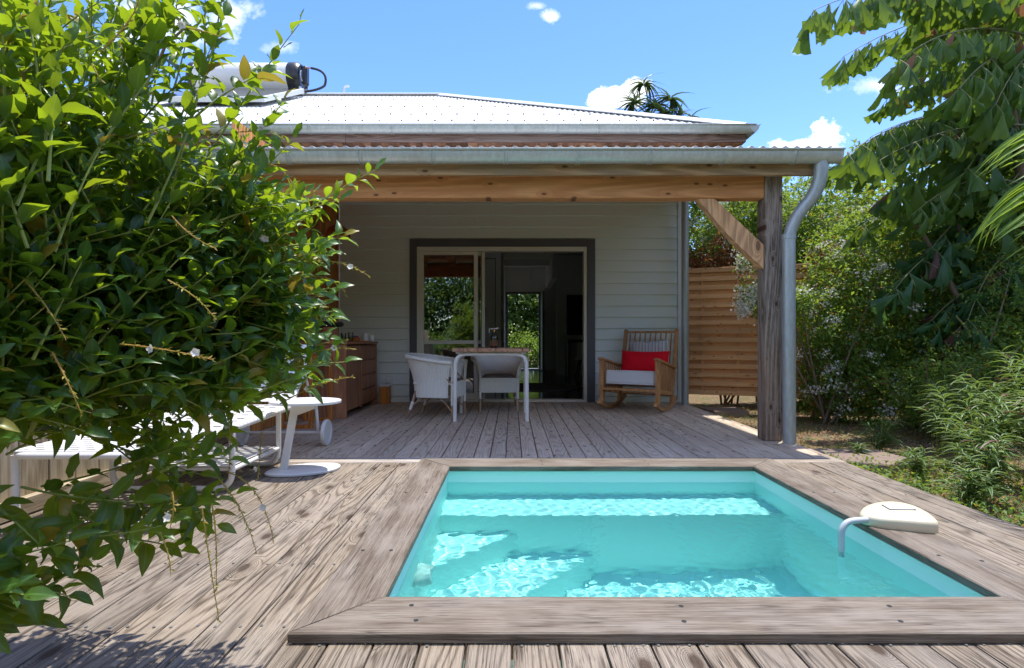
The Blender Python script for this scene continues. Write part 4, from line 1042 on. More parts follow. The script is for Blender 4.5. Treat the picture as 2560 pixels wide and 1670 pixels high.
# side rails with rounded near end, U-shaped floor loops
lt([(lw,1.95,.385),(lw,1.25,.372),(lw,0,.335),(-lw,0,.335),(-lw,1.25,.372),(-lw,1.95,.385)], 'bed_frame')
for yy, zt in ((.03,.332),(.62,.352),(1.22,.368)):
    lt([(-lw,yy,zt),(-lw,yy,.018),(lw,yy,.018),(lw,yy,zt)], 'leg_loop', .0165, .10)
lt([(lw,.62,.125),(lw,1.22,.125)], 'shelf_rail', .013); lt([(-lw,.62,.125),(-lw,1.22,.125)], 'shelf_rail', .013); lt([(-lw,1.20,.125),(lw,1.20,.125)], 'shelf_rail', .013); lt([(-lw,.64,.125),(lw,.64,.125)], 'shelf_rail', .013)
def strapmesh(y0, y1, z0, z1, w, name, cy=0, nrow=None):
    # perforated woven web: staggered oblong holes
    Ln = math.hypot(y1-y0, z1-z0); pr = .042; hole = .014; cell = .076; hw = .046
    rows = int(Ln/pr); pr = Ln/rows; mb = MB(); d = Vector((0,(y1-y0)/Ln,(z1-z0)/Ln))
    O = Vector((0,y0,z0))
    def q(xa, xb, sa, sb):
        P = [O+d*sa+Vector((xa,0,0)), O+d*sa+Vector((xb,0,0)), O+d*sb+Vector((xb,0,0)), O+d*sb+Vector((xa,0,0))]; mb.add(P, [(0,1,2,3)])
    for r in range(rows):
        s0 = r*pr; q(-w, w, s0, s0+pr-hole)
        off = (cell/2 if r % 2 else 0); x = -w+.012+off-cell; last = -w
        while x < w-.012:
            a = max(x, -w+.014); b_ = min(x+hw, w-.014)
            if b_-a > .012:
                q(last, a, s0+pr-hole, s0+pr); last = b_
            x += cell
        q(last, w, s0+pr-hole, s0+pr)
    o = mb.build(name, M['white'], ln); so = o.modifiers.new('thick', 'SOLIDIFY'); so.thickness = .003; so.offset = 1
    return o
strapmesh(.0,1.42,.352,.392,lw+.004,'woven_bed'); strapmesh(.62,1.20,.142,.142,lw-.01,'woven_shelf')
bk0, bk1 = (1.45,.40), (1.86,.80)
lt([(lw-.005,bk0[0],bk0[1]-.01),(lw-.005,bk1[0],bk1[1]),(-lw+.005,bk1[0],bk1[1]),(-lw+.005,bk0[0],bk0[1]-.01)], 'back_frame', .015, .07)
strapmesh(bk0[0],bk1[0]+.0,bk0[1]+.012,bk1[1]+.012,lw-.002,'woven_back')
lt([(lw-.02,1.86,.385),(lw-.02,1.72,.62)], 'back_strut', .009); lt([(-lw+.02,1.86,.385),(-lw+.02,1.72,.62)], 'back_strut', .009)
MB().tube([(-lw+.06,1.95,.105),(lw+.07,1.95,.105)], .012, 10).build('axle', M['white'], ln, True)
for s_ in (-1, 1):
    lt([(s_*lw,1.90,.383),(s_*(lw+.005),1.95,.105)], 'rear_leg', .013)
for X in (lw+.07, -lw+.06):
    MB().lathe([(0,-.008),(.075,-.008),(.082,-.014),(.102,-.014),(.105,-.008),(.105,.008),(.102,.014),(.082,.014),(.075,.008),(0,.008)], (X,1.95,.105), 36, 'X').build('wheel', M['white'], ln, True)
wr_ = MB()
k = 0; y = .05
while y < 1.40:
    for s_ in (-1,1): wr_.tube([(s_*lw-.0,y,.336+y*.0285+.0185*math.cos(a)) if False else (s_*(lw)+.0185*math.sin(a), y, .336+y*.0285+.0185*math.cos(a)) for a in [i*math.pi/4 for i in range(9)]], .0022, 4)
    y += .042
tag(wr_.build('strap_wrap', M['white'], ln), kind='stuff')

# ---- side table
st_ = empty('side_table', (-1.36, 3.50, 0), label='low white oval side table on a slanting stem beside the sun lounger', cat='side table')
def oval(a, b_, n=40, ex=2.3, skew=.0): return [(a*math.copysign(abs(math.cos(t))**(2/ex), math.cos(t)), b_*math.copysign(abs(math.sin(t))**(2/ex), math.sin(t))+skew*math.cos(t)*a) for t in [2*math.pi*i/n for i in range(n)]]
mb = MB().prism(oval(.222,.185,44,2.1), .444, .462, .008); o = mb.build('table_top', M['white'], st_, True); o.location = (.03,-.02,0)
mb = MB().prism(oval(.212,.155,44,2.3,.28), .001, .020, .05); o = mb.build('base_plate', M['white'], st_, True); o.location = (.01,.0,0)
MB().bar((-.105,-.04,.012),(-.035,-.02,.446),.048,.022,(0,1,0),.005).build('stem', M['white'], st_)
MB().add([(-.03,-.035,.444),(.09,-.035,.444),(.09,-.035,.408),(-.035,-.035,.36),(-.03,.01,.444),(.09,.01,.444),(.09,.01,.408),(-.035,.01,.36)],[(0,1,2,3),(7,6,5,4),(0,4,5,1),(1,5,6,2),(2,6,7,3),(3,7,4,0)]).build('gusset', M['white'], st_)

# ---- pool alarm
pa = empty('pool_alarm', (1.72, 2.42, .032), label='cream wing shaped pool alarm on the right coping with a bent tube into the water', cat='pool alarm')
outl = [(1.560,2.395),(1.570,2.440),(1.640,2.515),(1.720,2.560),(1.790,2.572),(1.835,2.552),(1.862,2.50),(1.852,2.40),(1.822,2.315),(1.795,2.278),(1.74,2.285),(1.67,2.315),(1.60,2.345)]
def smooth_poly(P, n=4):
    out = []; N = len(P)
    for i in range(N):
        p0, p1, p2, p3 = [Vector(P[(i+k-1) % N]) for k in range(4)]
        for j in range(n):
            t = j/n; out.append(tuple(.5*((2*p1)+(-p0+p2)*t+(2*p0-5*p1+4*p2-p3)*t*t+(-p0+3*p1-3*p2+p3)*t**3)))
    return out
poly = [(p[0]-1.72, p[1]-2.42) for p in smooth_poly(outl)]
mb = MB(); n = len(poly)
for (z, k) in ((.0,.985),(.004,1),(.034,1),(.044,.975),(.050,.92),(.055,.75),(.0575,.45),(.058,.15)):
    for p in poly: mb.v.append((p[0]*k, p[1]*k, z*(1+.12*(p[0]*k)/.14)))
for i in range(7):
    for j in range(n): j2=(j+1)%n; mb.f.append((i*n+j, i*n+j2, (i+1)*n+j2, (i+1)*n+j))
mb.f.append(tuple(7*n+j for j in range(n)))
mb.build('housing', M['cream'], pa, True)
MB().obox(Vector((.03,.025,.0612)), Vector((.95,-.15,.035)).normalized(), Vector((.15,.95,0)).normalized(), Vector((-.035,0,1)).normalized(), .05, .032, .0012).build('label_plate', M['cornertrim'], pa)
MB().obox(Vector((.03,.025,.0602)), Vector((.95,-.15,.035)).normalized(), Vector((.15,.95,0)).normalized(), Vector((-.035,0,1)).normalized(), .054, .036, .0012).build('label_border', M['darktrim'], pa)
tp = roundpath([(-.13,-.03,.024),(-.27,-.045,.020),(-.275,-.05,-.105)], .075, 9)
MB().tube(tp, .0135, 14).build('tube', M['pvc'], pa, True); MB().lathe([(.0165,0),(.0165,.02),(.013,.02)], (-.145,-.031,.0235), 14, 'X').build('collar', M['pvc'], pa, True)
MB().tube([(-.275,-.05,-.106),(-.275,-.05,-.17)], .0118, 12).build('tube_end', M['pvc'], pa, True)
# ================================================================ FOLIAGE
def leaf_tpl(n=6, w=.42, fold=.22, curl=.25, wave=.03, seed=0, sharp=.8):
    r = random.Random(seed); V = []
    cy_ = r.uniform(.5,1.4)*curl; fo = fold*r.uniform(.5,1.4); tw = r.uniform(-.25,.25)
    for i in range(n+1):
        t = i/n; hw = w/2*max(0, math.sin(math.pi*t**sharp))**.85 if 0 < t < 1 else 0
        mz = -cy_*t*t + .06*math.sin(3*t); tws = tw*t
        for s_ in (-1, 0, 1):
            x = s_*hw; z = mz + abs(s_)*hw*fo*1.6 + (wave*math.sin(t*11+s_*2+seed) if s_ else 0)*(hw/(w/2+1e-6))
            V.append((x*math.cos(tws), t, z + x*math.sin(tws)))
    Fq = []
    for i in range(n):
        a = i*3; Fq += [(a,a+1,a+4,a+3),(a+1,a+2,a+5,a+4)]
    return np.array(V, float), np.array(Fq, int)
def wedge_tpl(seed=0, w=.55):
    r = random.Random(seed); V = []; nc = 6; rows = [0,.25,.55,.8,1]
    jag = [r.uniform(-.14,.06) for _ in range(nc+1)]; sk = r.uniform(-.2,.35)
    for t in rows:
        hw = .03 + w/2*t**1.15
        for c in range(nc+1):
            u = c/nc*2-1; L_ = t*(1+(jag[c]+sk*u*.5-.16*u*u)*t**3); V.append((u*hw, L_, (.03 if c % 2 else -.02)*t - .30*t*t*r.uniform(.9,1.1) - .05*abs(u)*t))
    Fq = []
    for j in range(len(rows)-1):
        for c in range(nc): a = j*(nc+1)+c; Fq.append((a,a+1,a+nc+2,a+nc+1))
    return np.array(V, float), np.array(Fq, int)
def frames(D, N):
    D = D/np.linalg.norm(D, axis=1, keepdims=True); X = np.cross(D, N); ln = np.linalg.norm(X, axis=1, keepdims=True); X = np.where(ln < 1e-5, [[1,0,0]], X/np.maximum(ln,1e-5))
    Z = np.cross(X, D); return X, D, Z
def midof(nv): return np.tile([1.,0.,1.], nv//3) if nv % 3 == 0 else np.ones(nv)
def inst(tpls, P, D, N, Sc, var=None, rs=None):
    rs = rs or rng; X, Y, Z = frames(D, N); k = len(P); pick = rs.integers(0, len(tpls), k)
    if var is None: var = rs.random(k)
    Vs = []; Fs = []; As = []; Ms = []; off = 0
    for ti, (tv_, tf) in enumerate(tpls):
        m = np.where(pick == ti)[0]
        if not len(m): continue
        v = (tv_[None,:,0:1]*X[m][:,None,:] + tv_[None,:,1:2]*Y[m][:,None,:] + tv_[None,:,2:3]*Z[m][:,None,:])*Sc[m][:,None,None] + P[m][:,None,:]
        nv = tv_.shape[0]; Vs.append(v.reshape(-1,3)); Fs.append((tf[None]+ (np.arange(len(m))*nv)[:,None,None] + off).reshape(-1, tf.shape[1])); As.append(np.repeat(var[m], nv)); Ms.append(np.tile(midof(nv), len(m))); off += len(m)*nv
    return np.concatenate(Vs), np.concatenate(Fs), np.concatenate(As), np.concatenate(Ms)
def leaves(name, tpls, P, D, N, Sc, mat, parent, smooth=True, kind='stuff', var=None):
    V, Fq, A_, Mi = inst(tpls, np.array(P, float), np.array(D, float), np.array(N, float), np.array(Sc, float), var)
    o = link(name, npmesh(name, V, Fq, M[mat], smooth, A_, Mi), parent)
    if kind: o['kind'] = kind
    return o
def tplmesh(name, tpl, mat, v=.5):
    return npmesh(name, tpl[0].copy(), tpl[1], M[mat], True, np.full(len(tpl[0]), v), midof(len(tpl[0])))
def unit(n): v = rng.normal(size=(n,3)); return v/np.linalg.norm(v, axis=1, keepdims=True)
def inpoly(x, y, P):
    c = False; j = len(P)-1
    for i in range(len(P)):
        if (P[i][1] > y) != (P[j][1] > y) and x < (P[j][0]-P[i][0])*(y-P[i][1])/(P[j][1]-P[i][1])+P[i][0]: c = not c
        j = i
    return c

# ---------------------------------------------------------------- near bush on the left
def build_bush():
    bush = empty('flowering_bush', (-2.55, 1.15, GZ), label='large glossy green bush with white flower sprays leaning over the left side of the deck', cat='bush')
    O = Vector(bush.location); rr = random.Random(11)
    main = [(-80,-80),(585,-80),(610,20),(540,110),(505,150),(500,250),(580,290),(665,360),(690,440),(800,480),(840,560),(835,640),(790,720),(800,800),(770,880),(700,930),(640,960),(600,1020),(585,1100),(500,1150),(400,1130),(250,1100),(120,1080),(-80,1130)]
    low = [(-80,1370),(100,1360),(230,1320),(330,1260),(430,1190),(560,1180),(605,1240),(560,1310),(480,1400),(400,1370),(300,1330),(235,1360),(220,1440),(150,1540),(-80,1600)]
    tpls = [leaf_tpl(6, .46, .25, .28, .035, s, .78) for s in range(5)] + [leaf_tpl(6, .38, .6, .6, .05, 9, .7), leaf_tpl(6, .5, .1, -.25, .06, 8, .85)]
    P = []; D = []; N = []; Sc = []; tw = MB()
    def twig(p0, p2, sag, npair, L0, fromt=.15, both=True):
        npair = max(4, int(npair*.85))
        mid = (p0+p2)/2 + Vector((0,0,sag)); path = bez(p0, mid, p2, 8)
        tw.tube(path, [.0028-.0018*i/8 for i in range(9)], 5, cap=False)
        ph = rr.uniform(0, 3.1)
        for k in range(npair):
            t = fromt + (1-fromt)*(k+.3)/npair; i = min(int(t*8), 7); f = t*8-i; p = path[i].lerp(path[i+1], f); T = (path[min(i+1,8)]-path[i]).normalized()
            a = T.cross(Vector((0,0,1))); a = a.normalized() if a.length > .05 else Vector((1,0,0)); b = T.cross(a)
            th = ph + (k % 2)*1.45 + rr.uniform(-.4,.4)
            for s_ in (0, math.pi):
                side = a*math.cos(th+s_) + b*math.sin(th+s_)
                d = T*rr.uniform(.35,.9) + side*rr.uniform(.7,1) + Vector((0,0,rr.uniform(-.2,.7)))
                nrm = Vector((rr.uniform(-.5,.5), rr.uniform(-.7,.3), 1)) + T*.5
                s = L0*rr.uniform(.5,1.35)*(1-.45*(t > .85)*rr.random())
                P.append(p + side*.004); D.append(d); N.append(nrm); Sc.append(s)
        P.append(path[-1]); D.append(T + Vector((0,0,.2))); N.append(Vector((rr.uniform(-1,1),-.5,.6))); Sc.append(L0*.8)
    def depth(px): return .84 + .50*max(0,px)/900
    cnt = 0
    def fill(poly, n, up, L0, extra, ymin, ymax, npair=7):
        k = 0; x0 = min(p[0] for p in poly); x1 = max(p[0] for p in poly); y0 = min(p[1] for p in poly); y1 = max(p[1] for p in poly)
        while k < n:
            px, py = rr.uniform(x0,x1), rr.uniform(y0,y1)
            if not inpoly(px, py, poly): continue
            if py < 160 and 200 < px < 640 and rr.random() < .5: continue
            Y = depth(px) + rr.random()**1.3*extra
            if Y > 1.62+.05*rr.random(): continue
            tip = at(px, py, Y); ang = up(px, py) + rr.uniform(-.5,.5); ln_ = rr.uniform(.16,.27)
            dv = Vector((math.cos(ang), rr.uniform(-.5,.4), math.sin(ang))).normalized()
            b0 = tip - dv*ln_; q = b0; sx = 1280+q.x*F/max(q.y,.3); sy = 850-(q.z-EYE)*F/max(q.y,.3)
            if q.y < .62: b0.y = .66
            twig(b0, tip, rr.uniform(-.02,.03), npair, L0); k += 1
    up = lambda px, py: math.atan2((1050-py), (px+160)) if py < 900 else math.atan2(1050-py, px+300)*.6-.1
    fill(main, 640, up, .050, .62, 0, 0)
    core = [(-80,250),(450,330),(640,480),(650,700),(560,900),(420,1020),(100,1060),(-80,1080)]
    fill(core, 380, up, .052, .70, 0, 0, 8)
    fill(low, 32, lambda px, py: -.15, .066, .25, 0, 0, 6)
    fill([(540,700),(830,740),(830,880),(760,960),(560,1020)], 85, up, .052, .25, 0, 0)
    fill([(580,420),(800,470),(860,560),(840,640),(800,700),(600,700)], 40, up, .050, .25, 0, 0)
    for (a, b, Y, s, n) in [((500,420),(748,60),1.32,.02,9),((480,300),(655,185),1.25,.02,7),((470,330),(560,40),1.2,.02,8),((330,260),(420,10),1.1,.02,8),((560,480),(712,250),1.35,.02,8),((560,560),(735,345),1.35,.02,8),
                            ((620,640),(938,425),1.45,.03,11),((600,600),(850,500),1.4,.02,9),((640,700),(860,590),1.5,.03,9),((560,800),(840,720),1.35,.03,9),((600,860),(830,800),1.4,.03,8),((560,960),(860,905),1.35,.02,8),((620,1010),(800,960),1.45,.01,6),
                            ((180,1380),(590,1235),1.22,.02,12),((60,1500),(230,1400),1.05,.0,7),((400,1180),(575,1150),1.2,.03,7),((-40,1500),(170,1490),1.0,.03,7)]:
        twig(at(*a, Y-.05), at(*b, Y), s, n, .056, .25)
    # limbs
    hub = Vector((-1.62, 1.25, .25)); base = Vector((-2.5, 1.15, GZ))
    limbs = [[base, (-2.2,1.15,.15), (-1.75,1.2,.5), (-1.3,1.22,.95), (-.95,1.25,1.2)], [base, (-2.2,1.2,.1), (-1.7,1.3,.45), (-1.2,1.35,.82), (-.72,1.4,1.02)],
             [base, (-2.1,1.0,.2), (-1.6,1.0,.7), (-1.25,1.05,1.25), (-1.05,1.1,1.6)], [base, (-2.15,1.2,.0), (-1.6,1.25,.40), (-1.1,1.3,.66), (-.68,1.35,.76)],
             [base, (-2.0,1.1,.0), (-1.5,1.15,.35), (-1.15,1.2,.40), (-.78,1.22,.47)], [base, (-1.9,.9,.25), (-1.35,.9,.6), (-1.05,.92,1.0), (-.85,1.0,1.35)],
             [(-1.3,1.22,.95), (-1.05,1.15,1.1), (-.85,1.15,1.35), (-.72,1.2,1.55)], [(-1.2,1.3,.62), (-1.02,1.22,.78), (-.98,1.18,1.0)], [(-1.6,1.25,.40),(-1.2,1.15,.72),(-1.02,1.1,.95)]]
    for i, l in enumerate(limbs):
        pts = [Vector(p) for p in l]; out = []
        for k in range(len(pts)-1):
            for j in range(4): out.append(pts[k].lerp(pts[k+1], j/4) + Vector((rr.uniform(-.01,.01),)*3))
        out.append(pts[-1]); r0 = .016 if i < 6 else .009
        MB().tube([p-O for p in out], [r0*(1-.72*k/(len(out)-1)) for k in range(len(out))], 8).build('branch', M['bushstem'], bush, True)
    P_ = np.array([tuple(p) for p in P]); D_ = np.array([tuple(d) for d in D]); N_ = np.array([tuple(n) for n in N]); S_ = np.array(Sc)
    # the 300 that show largest become leaves of their own
    tipp = P_ + D_/np.linalg.norm(D_, axis=1, keepdims=True)*S_[:,None]*.5
    sx = 1280+tipp[:,0]*F/tipp[:,1]; sy = 850-(tipp[:,2]-EYE)*F/tipp[:,1]
    vis = (sx > 20) & (sx < 2540) & (sy > 20) & (sy < 1640); size = S_/tipp[:,1]
    cell = {}; order = np.argsort(tipp[:,1]); chosen = []
    for i in order:
        if not vis[i]: continue
        key = (int(sx[i]//42), int(sy[i]//42))
        if cell.get(key, 0) < 1: cell[key] = 1; chosen.append(i)
        if len(chosen) >= 300: break
    ch = np.zeros(len(P_), bool); ch[chosen] = True
    X, Y, Z = frames(D_, N_); ms = [tplmesh('leaf', t, 'bushleaf', .13*k) for k, t in enumerate(tpls)]
    for i in chosen:
        o = link('leaf', ms[i % 7], bush); s = S_[i]
        mtx = Matrix(((X[i][0],Y[i][0],Z[i][0],P_[i][0]-O.x),(X[i][1],Y[i][1],Z[i][1],P_[i][1]-O.y),(X[i][2],Y[i][2],Z[i][2],P_[i][2]-O.z),(0,0,0,1)))
        o.matrix_local = mtx @ Matrix.Scale(s, 4)
    r = ~ch; o = leaves('foliage', tpls, P_[r]-np.array(O), D_[r], N_[r], S_[r], 'bushleaf', bush)
    me = tw.mesh('twigs', M['greenstem'], True, False); me.transform(Matrix.Translation(-O)); tag(link('twigs', me, bush), kind='stuff')
    # flower sprays: thin arching stems of small buds and a few white flowers
    bt_ = [leaf_tpl(2, .34, .2, .1, 0, 3)]; pt = [leaf_tpl(3, .8, .15, -.3, .05, s, 1.3) for s in (1,2)]
    sprays = [((760,655),(850,640),(922,690),1.45),((740,700),(830,670),(870,745),1.4),((700,900),(800,850),(872,850),1.4),((700,1010),(800,950),(884,942),1.42),((640,930),(800,860),(885,872),1.4),((60,700),(120,760),(165,850),.9),
              ((300,860),(420,870),(535,900),1.0),((130,880),(175,960),(205,1040),.92),((570,1180),(660,1210),(685,1360),1.22),((540,1190),(610,1260),(642,1385),1.2),((505,1270),(520,1380),(548,1555),1.1),((530,1260),(545,1330),(540,1480),1.12),((655,1080),(650,1130),(645,1200),1.5),((560,1000),(585,1080),(570,1200),1.3),
              ((380,80),(440,50),(560,95),1.1),((250,130),(350,40),(350,-20),1.0),((600,330),(680,320),(712,352),1.3),((620,400),(700,400),(740,470),1.4),((420,700),(500,740),(540,800),1.0),((430,1230),(440,1270),(425,1320),1.0),((600,560),(660,580),(690,640),1.25),((430,540),(480,600),(540,620),1.05),((230,160),(240,180),(250,200),.95),((400,1330),(430,1400),(425,1430),1.05)]
    for (a, b, c, Y) in sprays:
        path = bez(at(*a,Y), at(*b,Y-.01), at(*c,Y), 16); sp = MB().tube([p-O for p in path], [.0016-.0009*i/16 for i in range(17)], 5).build('flower_spray', M['bud'], bush, True)
        n = int(sum((path[i+1]-path[i]).length for i in range(16))/.0042); p = []; d = []
        for k in range(n):
            t = k/n*16; i = int(t); q = path[i].lerp(path[min(i+1,16)], t-i)-O; T = (path[min(i+1,16)]-path[i]).normalized() if i < 16 else T
            s_ = Vector((rr.uniform(-1,1), rr.uniform(-1,1), rr.uniform(-1,1))); p.append(tuple(q)); d.append(tuple(T*.9+s_*.8))
        p = np.array(p); leaves('buds', bt_, p, np.array(d), unit(n), rng.uniform(.006,.013,n), 'bud', sp)
        for q in range(rr.randint(0,2)):
            t = rr.uniform(.35,.95)*16; i = int(t); c0 = path[i]-O+Vector((rr.uniform(-.006,.006), -.006, rr.uniform(-.006,.006))); ax = Vector((rr.uniform(-.5,.5),-1,rr.uniform(-.3,.5))).normalized()
            u = ax.cross(Vector((0,0,1))).normalized(); w = ax.cross(u); dd = [tuple((u*math.cos(k*1.2566)+w*math.sin(k*1.2566))+ax*.3) for k in range(5)]
            leaves('flower', pt, np.array([tuple(c0)]*5), np.array(dd), np.array([tuple(ax)]*5), np.full(5,.0105), 'petal', sp, kind=None)
build_bush()

# ---------------------------------------------------------------- shrubs and hedges
small = [leaf_tpl(2, .52, .25, .2, 0, s) for s in range(4)]
def clump_leaves(clumps, n, size, thin=.0, outward=.5, box=False):
    """clumps: (centre, (rx, ry, rz), weight). Leaves sit on many small twigs spread through each clump."""
    w = np.array([c[2] for c in clumps], float); w /= w.sum(); P = []; D = []
    for (c, r, _), wi in zip(clumps, w):
        k = int(n*wi); nt = max(6, k//9); u = unit(nt)*(rng.random((nt,1))**.36 if not box else 1)
        if box: u = rng.uniform(-1,1,(nt,3))
        # lumpy outline
        lump = 1 + .22*np.sin(u[:,0:1]*7+c[0]*3)*np.cos(u[:,2:3]*6+c[1]) + .12*np.sin(u[:,1:2]*13)
        tc_ = np.array(c)+u*np.array(r)*lump; idx = rng.integers(0, nt, k); dirs = u[idx]*outward + unit(k)*.9
        tw_d = unit(nt); tw_d[:,2] = np.abs(tw_d[:,2]); off = tw_d[idx]*rng.uniform(-1,1,(k,1))*size*2.2 + unit(k)*size*.7
        P.append(tc_[idx]+off); D.append(dirs)
    return np.concatenate(P), np.concatenate(D)
def shrub(name, base, clumps, n, size, mat, label, cat, group=None, stems=7, blossoms=0, stemmat='bark', stemr=.016, tp=small, kind=None, var=None):
    s = empty(name, base, label=label, cat=cat, group=group) if not kind else empty(name, base, kind=kind)
    B = np.array(base); P, D = clump_leaves(clumps, n, size); k = len(P); Nn = unit(k)*.7+np.array([0,0,1])
    keep = P[:,2] > GZ+.01; P, D, Nn = P[keep], D[keep], Nn[keep]; k = len(P)
    leaves('foliage', tp, P-B, D, Nn, rng.uniform(.65,1.3,k)*size, mat, s)
    for i in range(stems):
        c, r, _ = clumps[i % len(clumps)]; e_ = Vector(c) + Vector((random.uniform(-.7,.7)*r[0], random.uniform(-.7,.7)*r[1], random.uniform(-.1,.75)*r[2])) - Vector(base)
        b0 = Vector((random.uniform(-.12,.12), random.uniform(-.1,.1), 0)); m_ = b0.lerp(e_, .5) + Vector((random.uniform(-.1,.1), random.uniform(-.1,.1), .15))
        MB().tube(bez(b0, m_, e_, 9), [stemr*(1-.75*q/9) for q in range(10)], 7).build('stem', M[stemmat], s, True)
    if blossoms:
        for j in range(blossoms):
            c, r, _ = clumps[random.randrange(len(clumps))]; u = Vector(unit(1)[0]); u.y = -abs(u.y)*.8; cc = Vector(c)+Vector((u.x*r[0], u.y*r[1], u.z*r[2]))*random.uniform(.9,1.08)-Vector(base)
            m_ = random.randint(28, 60); q = np.array(tuple(cc))+rng.normal(size=(m_,3))*np.array([.05,.05,.036]); leaves('blossom', [leaf_tpl(2,.9,.2,-.2,0,5)], q, unit(m_), unit(m_), rng.uniform(.02,.034,m_), 'petal', s, kind=None)
    return s
S1 = shrub('flowering_shrub', (3.75,6.4,GZ), [((3.95,6.4,1.15),(.75,.5,.85),5),((3.85,6.5,.45),(.45,.4,.6),3.0),((4.2,6.3,.35),(.7,.45,.5),2.6),((4.2,6.5,1.95),(.6,.5,.5),2),((3.1,6.2,1.28),(.42,.22,.16),.8),((2.78,6.15,1.33),(.20,.14,.20),.35),((2.72,6.15,1.78),(.14,.12,.14),.2)], 20000, .050, 'shrub', 'white flowering shrub spreading from behind the downpipe with a blossom branch across the slat fence', 'shrub', stems=12, blossoms=70)
for (x_, z_) in ((2.68,1.27),(2.75,1.33),(2.62,1.20),(2.82,1.38),(2.70,1.42),(2.86,1.30),(2.60,1.14),(2.78,1.46)):
    m_ = 60; q = np.array((x_-3.75,6.08-6.4,z_-GZ))+rng.normal(size=(m_,3))*.032; leaves('blossom', [leaf_tpl(2,.9,.2,-.2,0,5)], q, unit(m_), unit(m_), rng.uniform(.02,.032,m_), 'petal', S1, kind=None)
shrub('flowering_shrub', (4.0,8.6,GZ), [((3.55,8.5,2.75),(.75,.4,.6),3),((4.4,8.5,2.5),(.6,.5,.7),2),((4.9,8.3,1.8),(.6,.5,.9),2)], 14000, .056, 'shrub', 'taller white flowering shrub rising above the slat fence behind the porch post', 'shrub', stems=8, blossoms=60)
shrub('leafy_shrub', (4.9,6.4,GZ), [((4.9,6.3,.9),(.8,.6,1.0),3),((5.4,6.4,2.1),(1.0,.6,1.1),3),((6.2,6.2,1.2),(1.0,.7,1.4),2),((5.3,6.0,.3),(1.2,.6,.6),2)], 32000, .056, 'hedge', 'dense small leaved green shrub with orange old leaves behind the fishtail palm fronds', 'shrub', stems=14, blossoms=16)
shrub('leafy_shrub', (5.3,8.2,GZ), [((5.2,8.3,2.3),(1.2,.8,1.3),3),((6.8,8.0,2.4),(1.2,.8,1.6),2),((5.0,8.0,.8),(1.4,.6,1.1),3),((4.4,7.6,.5),(.7,.4,.8),1.5),((6.6,7.6,.8),(1.2,.6,1.1),2)], 30000, .08, 'hedge', 'tall dark green shrub mass behind the white flowering shrubs', 'shrub', stems=10)
shrub('leafy_shrub', (4.35,5.2,GZ), [((4.3,5.3,.35),(.6,.4,.45),1),((4.9,5.0,.5),(.7,.45,.6),1),((5.3,5.4,1.0),(.7,.5,.8),1.2)], 14000, .038, 'shrub', 'low rounded green shrub at the foot of the planting beyond the leaf litter', 'shrub', stems=10)
shrub('copper_hedge', (3.3,8.3,GZ), [((2.75,8.2,1.85),(.45,.18,.42),1),((3.25,8.2,1.95),(.4,.18,.45),1),((3.75,8.2,1.8),(.4,.18,.5),1),((4.6,7.6,1.75),(.5,.3,.5),1.2)], 9000, .048, 'croton', 'reddish brown leafed hedge showing above the top rail of the slat fence', 'hedge', stems=8)
shrub('garden_tree', (4.6,11.6,GZ), [((3.9,11.5,3.3),(1.1,.7,1.1),2),((5.5,11.5,3.4),(1.4,.9,1.2),2),((4.2,11.4,1.7),(1.6,.7,1.4),2),((7.2,11.3,3.0),(1.5,.9,1.6),2)], 26000, .085, 'bright', 'light green feathery tree beyond the slat fence between wall and porch post', 'tree', stems=8, stemr=.05)
def belt(name, pts, h, n, size, mat, w=1.2):
    cl = []
    for i in range(len(pts)-1):
        a, b = Vector((*pts[i],0)), Vector((*pts[i+1],0)); m_ = max(1, math.ceil((b-a).length/1.15))
        for k in range(m_):
            p = a.lerp(b, (k+.5)/m_); hh = h*random.uniform(.8,1.15); cl.append(((p.x, p.y, hh*.5),(1.15, w*.5, hh*.55), 1))
    P, D = clump_leaves(cl, n, size); keep = P[:,2] > GZ; P, D = P[keep], D[keep]; k = len(P)
    return leaves(name, small, P, D, unit(k)*.7+np.array([0,0,1]), rng.uniform(.6,1.3,k)*size, mat, None)
belt('undergrowth', [(2.6,13.6),(5.5,13),(9,11),(11,6),(10,2),(9,-3),(8,-7)], 4.0, 62000, .2, 'hedge', 2.4)
belt('undergrowth', [(7.6,7.4),(7.2,4.6),(7.4,3.0),(7.5,.5)], 3.2, 36000, .12, 'hedge', 1.6)
belt('undergrowth', [(-3.6,9),(-3.9,5),(-4.0,1),(-4.2,-3)], 2.3, 14000, .11, 'hedge', 1.4)
# garden seen through the back door, and behind the camera (mirrored in the door glass)
belt('undergrowth', [(-3.0,19.5),(0,19.2),(3.5,19.5)], 4.2, 26000, .2, 'bright', 2.2)
belt('undergrowth', [(-1.2,17.6),(.3,17.4),(1.8,17.6)], 1.1, 5000, .08, 'limeleaf', .9)
belt('undergrowth', [(-9,-5.2),(-6,-6),(-3,-6.2),(0,-6.2),(3.5,-6),(7,-5)], 4.2, 76000, .17, 'bright', 2.2)
belt('undergrowth', [(-4.5,-3.8),(-2,-4.2),(.5,-4.4),(3,-4.2)], 1.15, 9000, .075, 'limeleaf', .9)

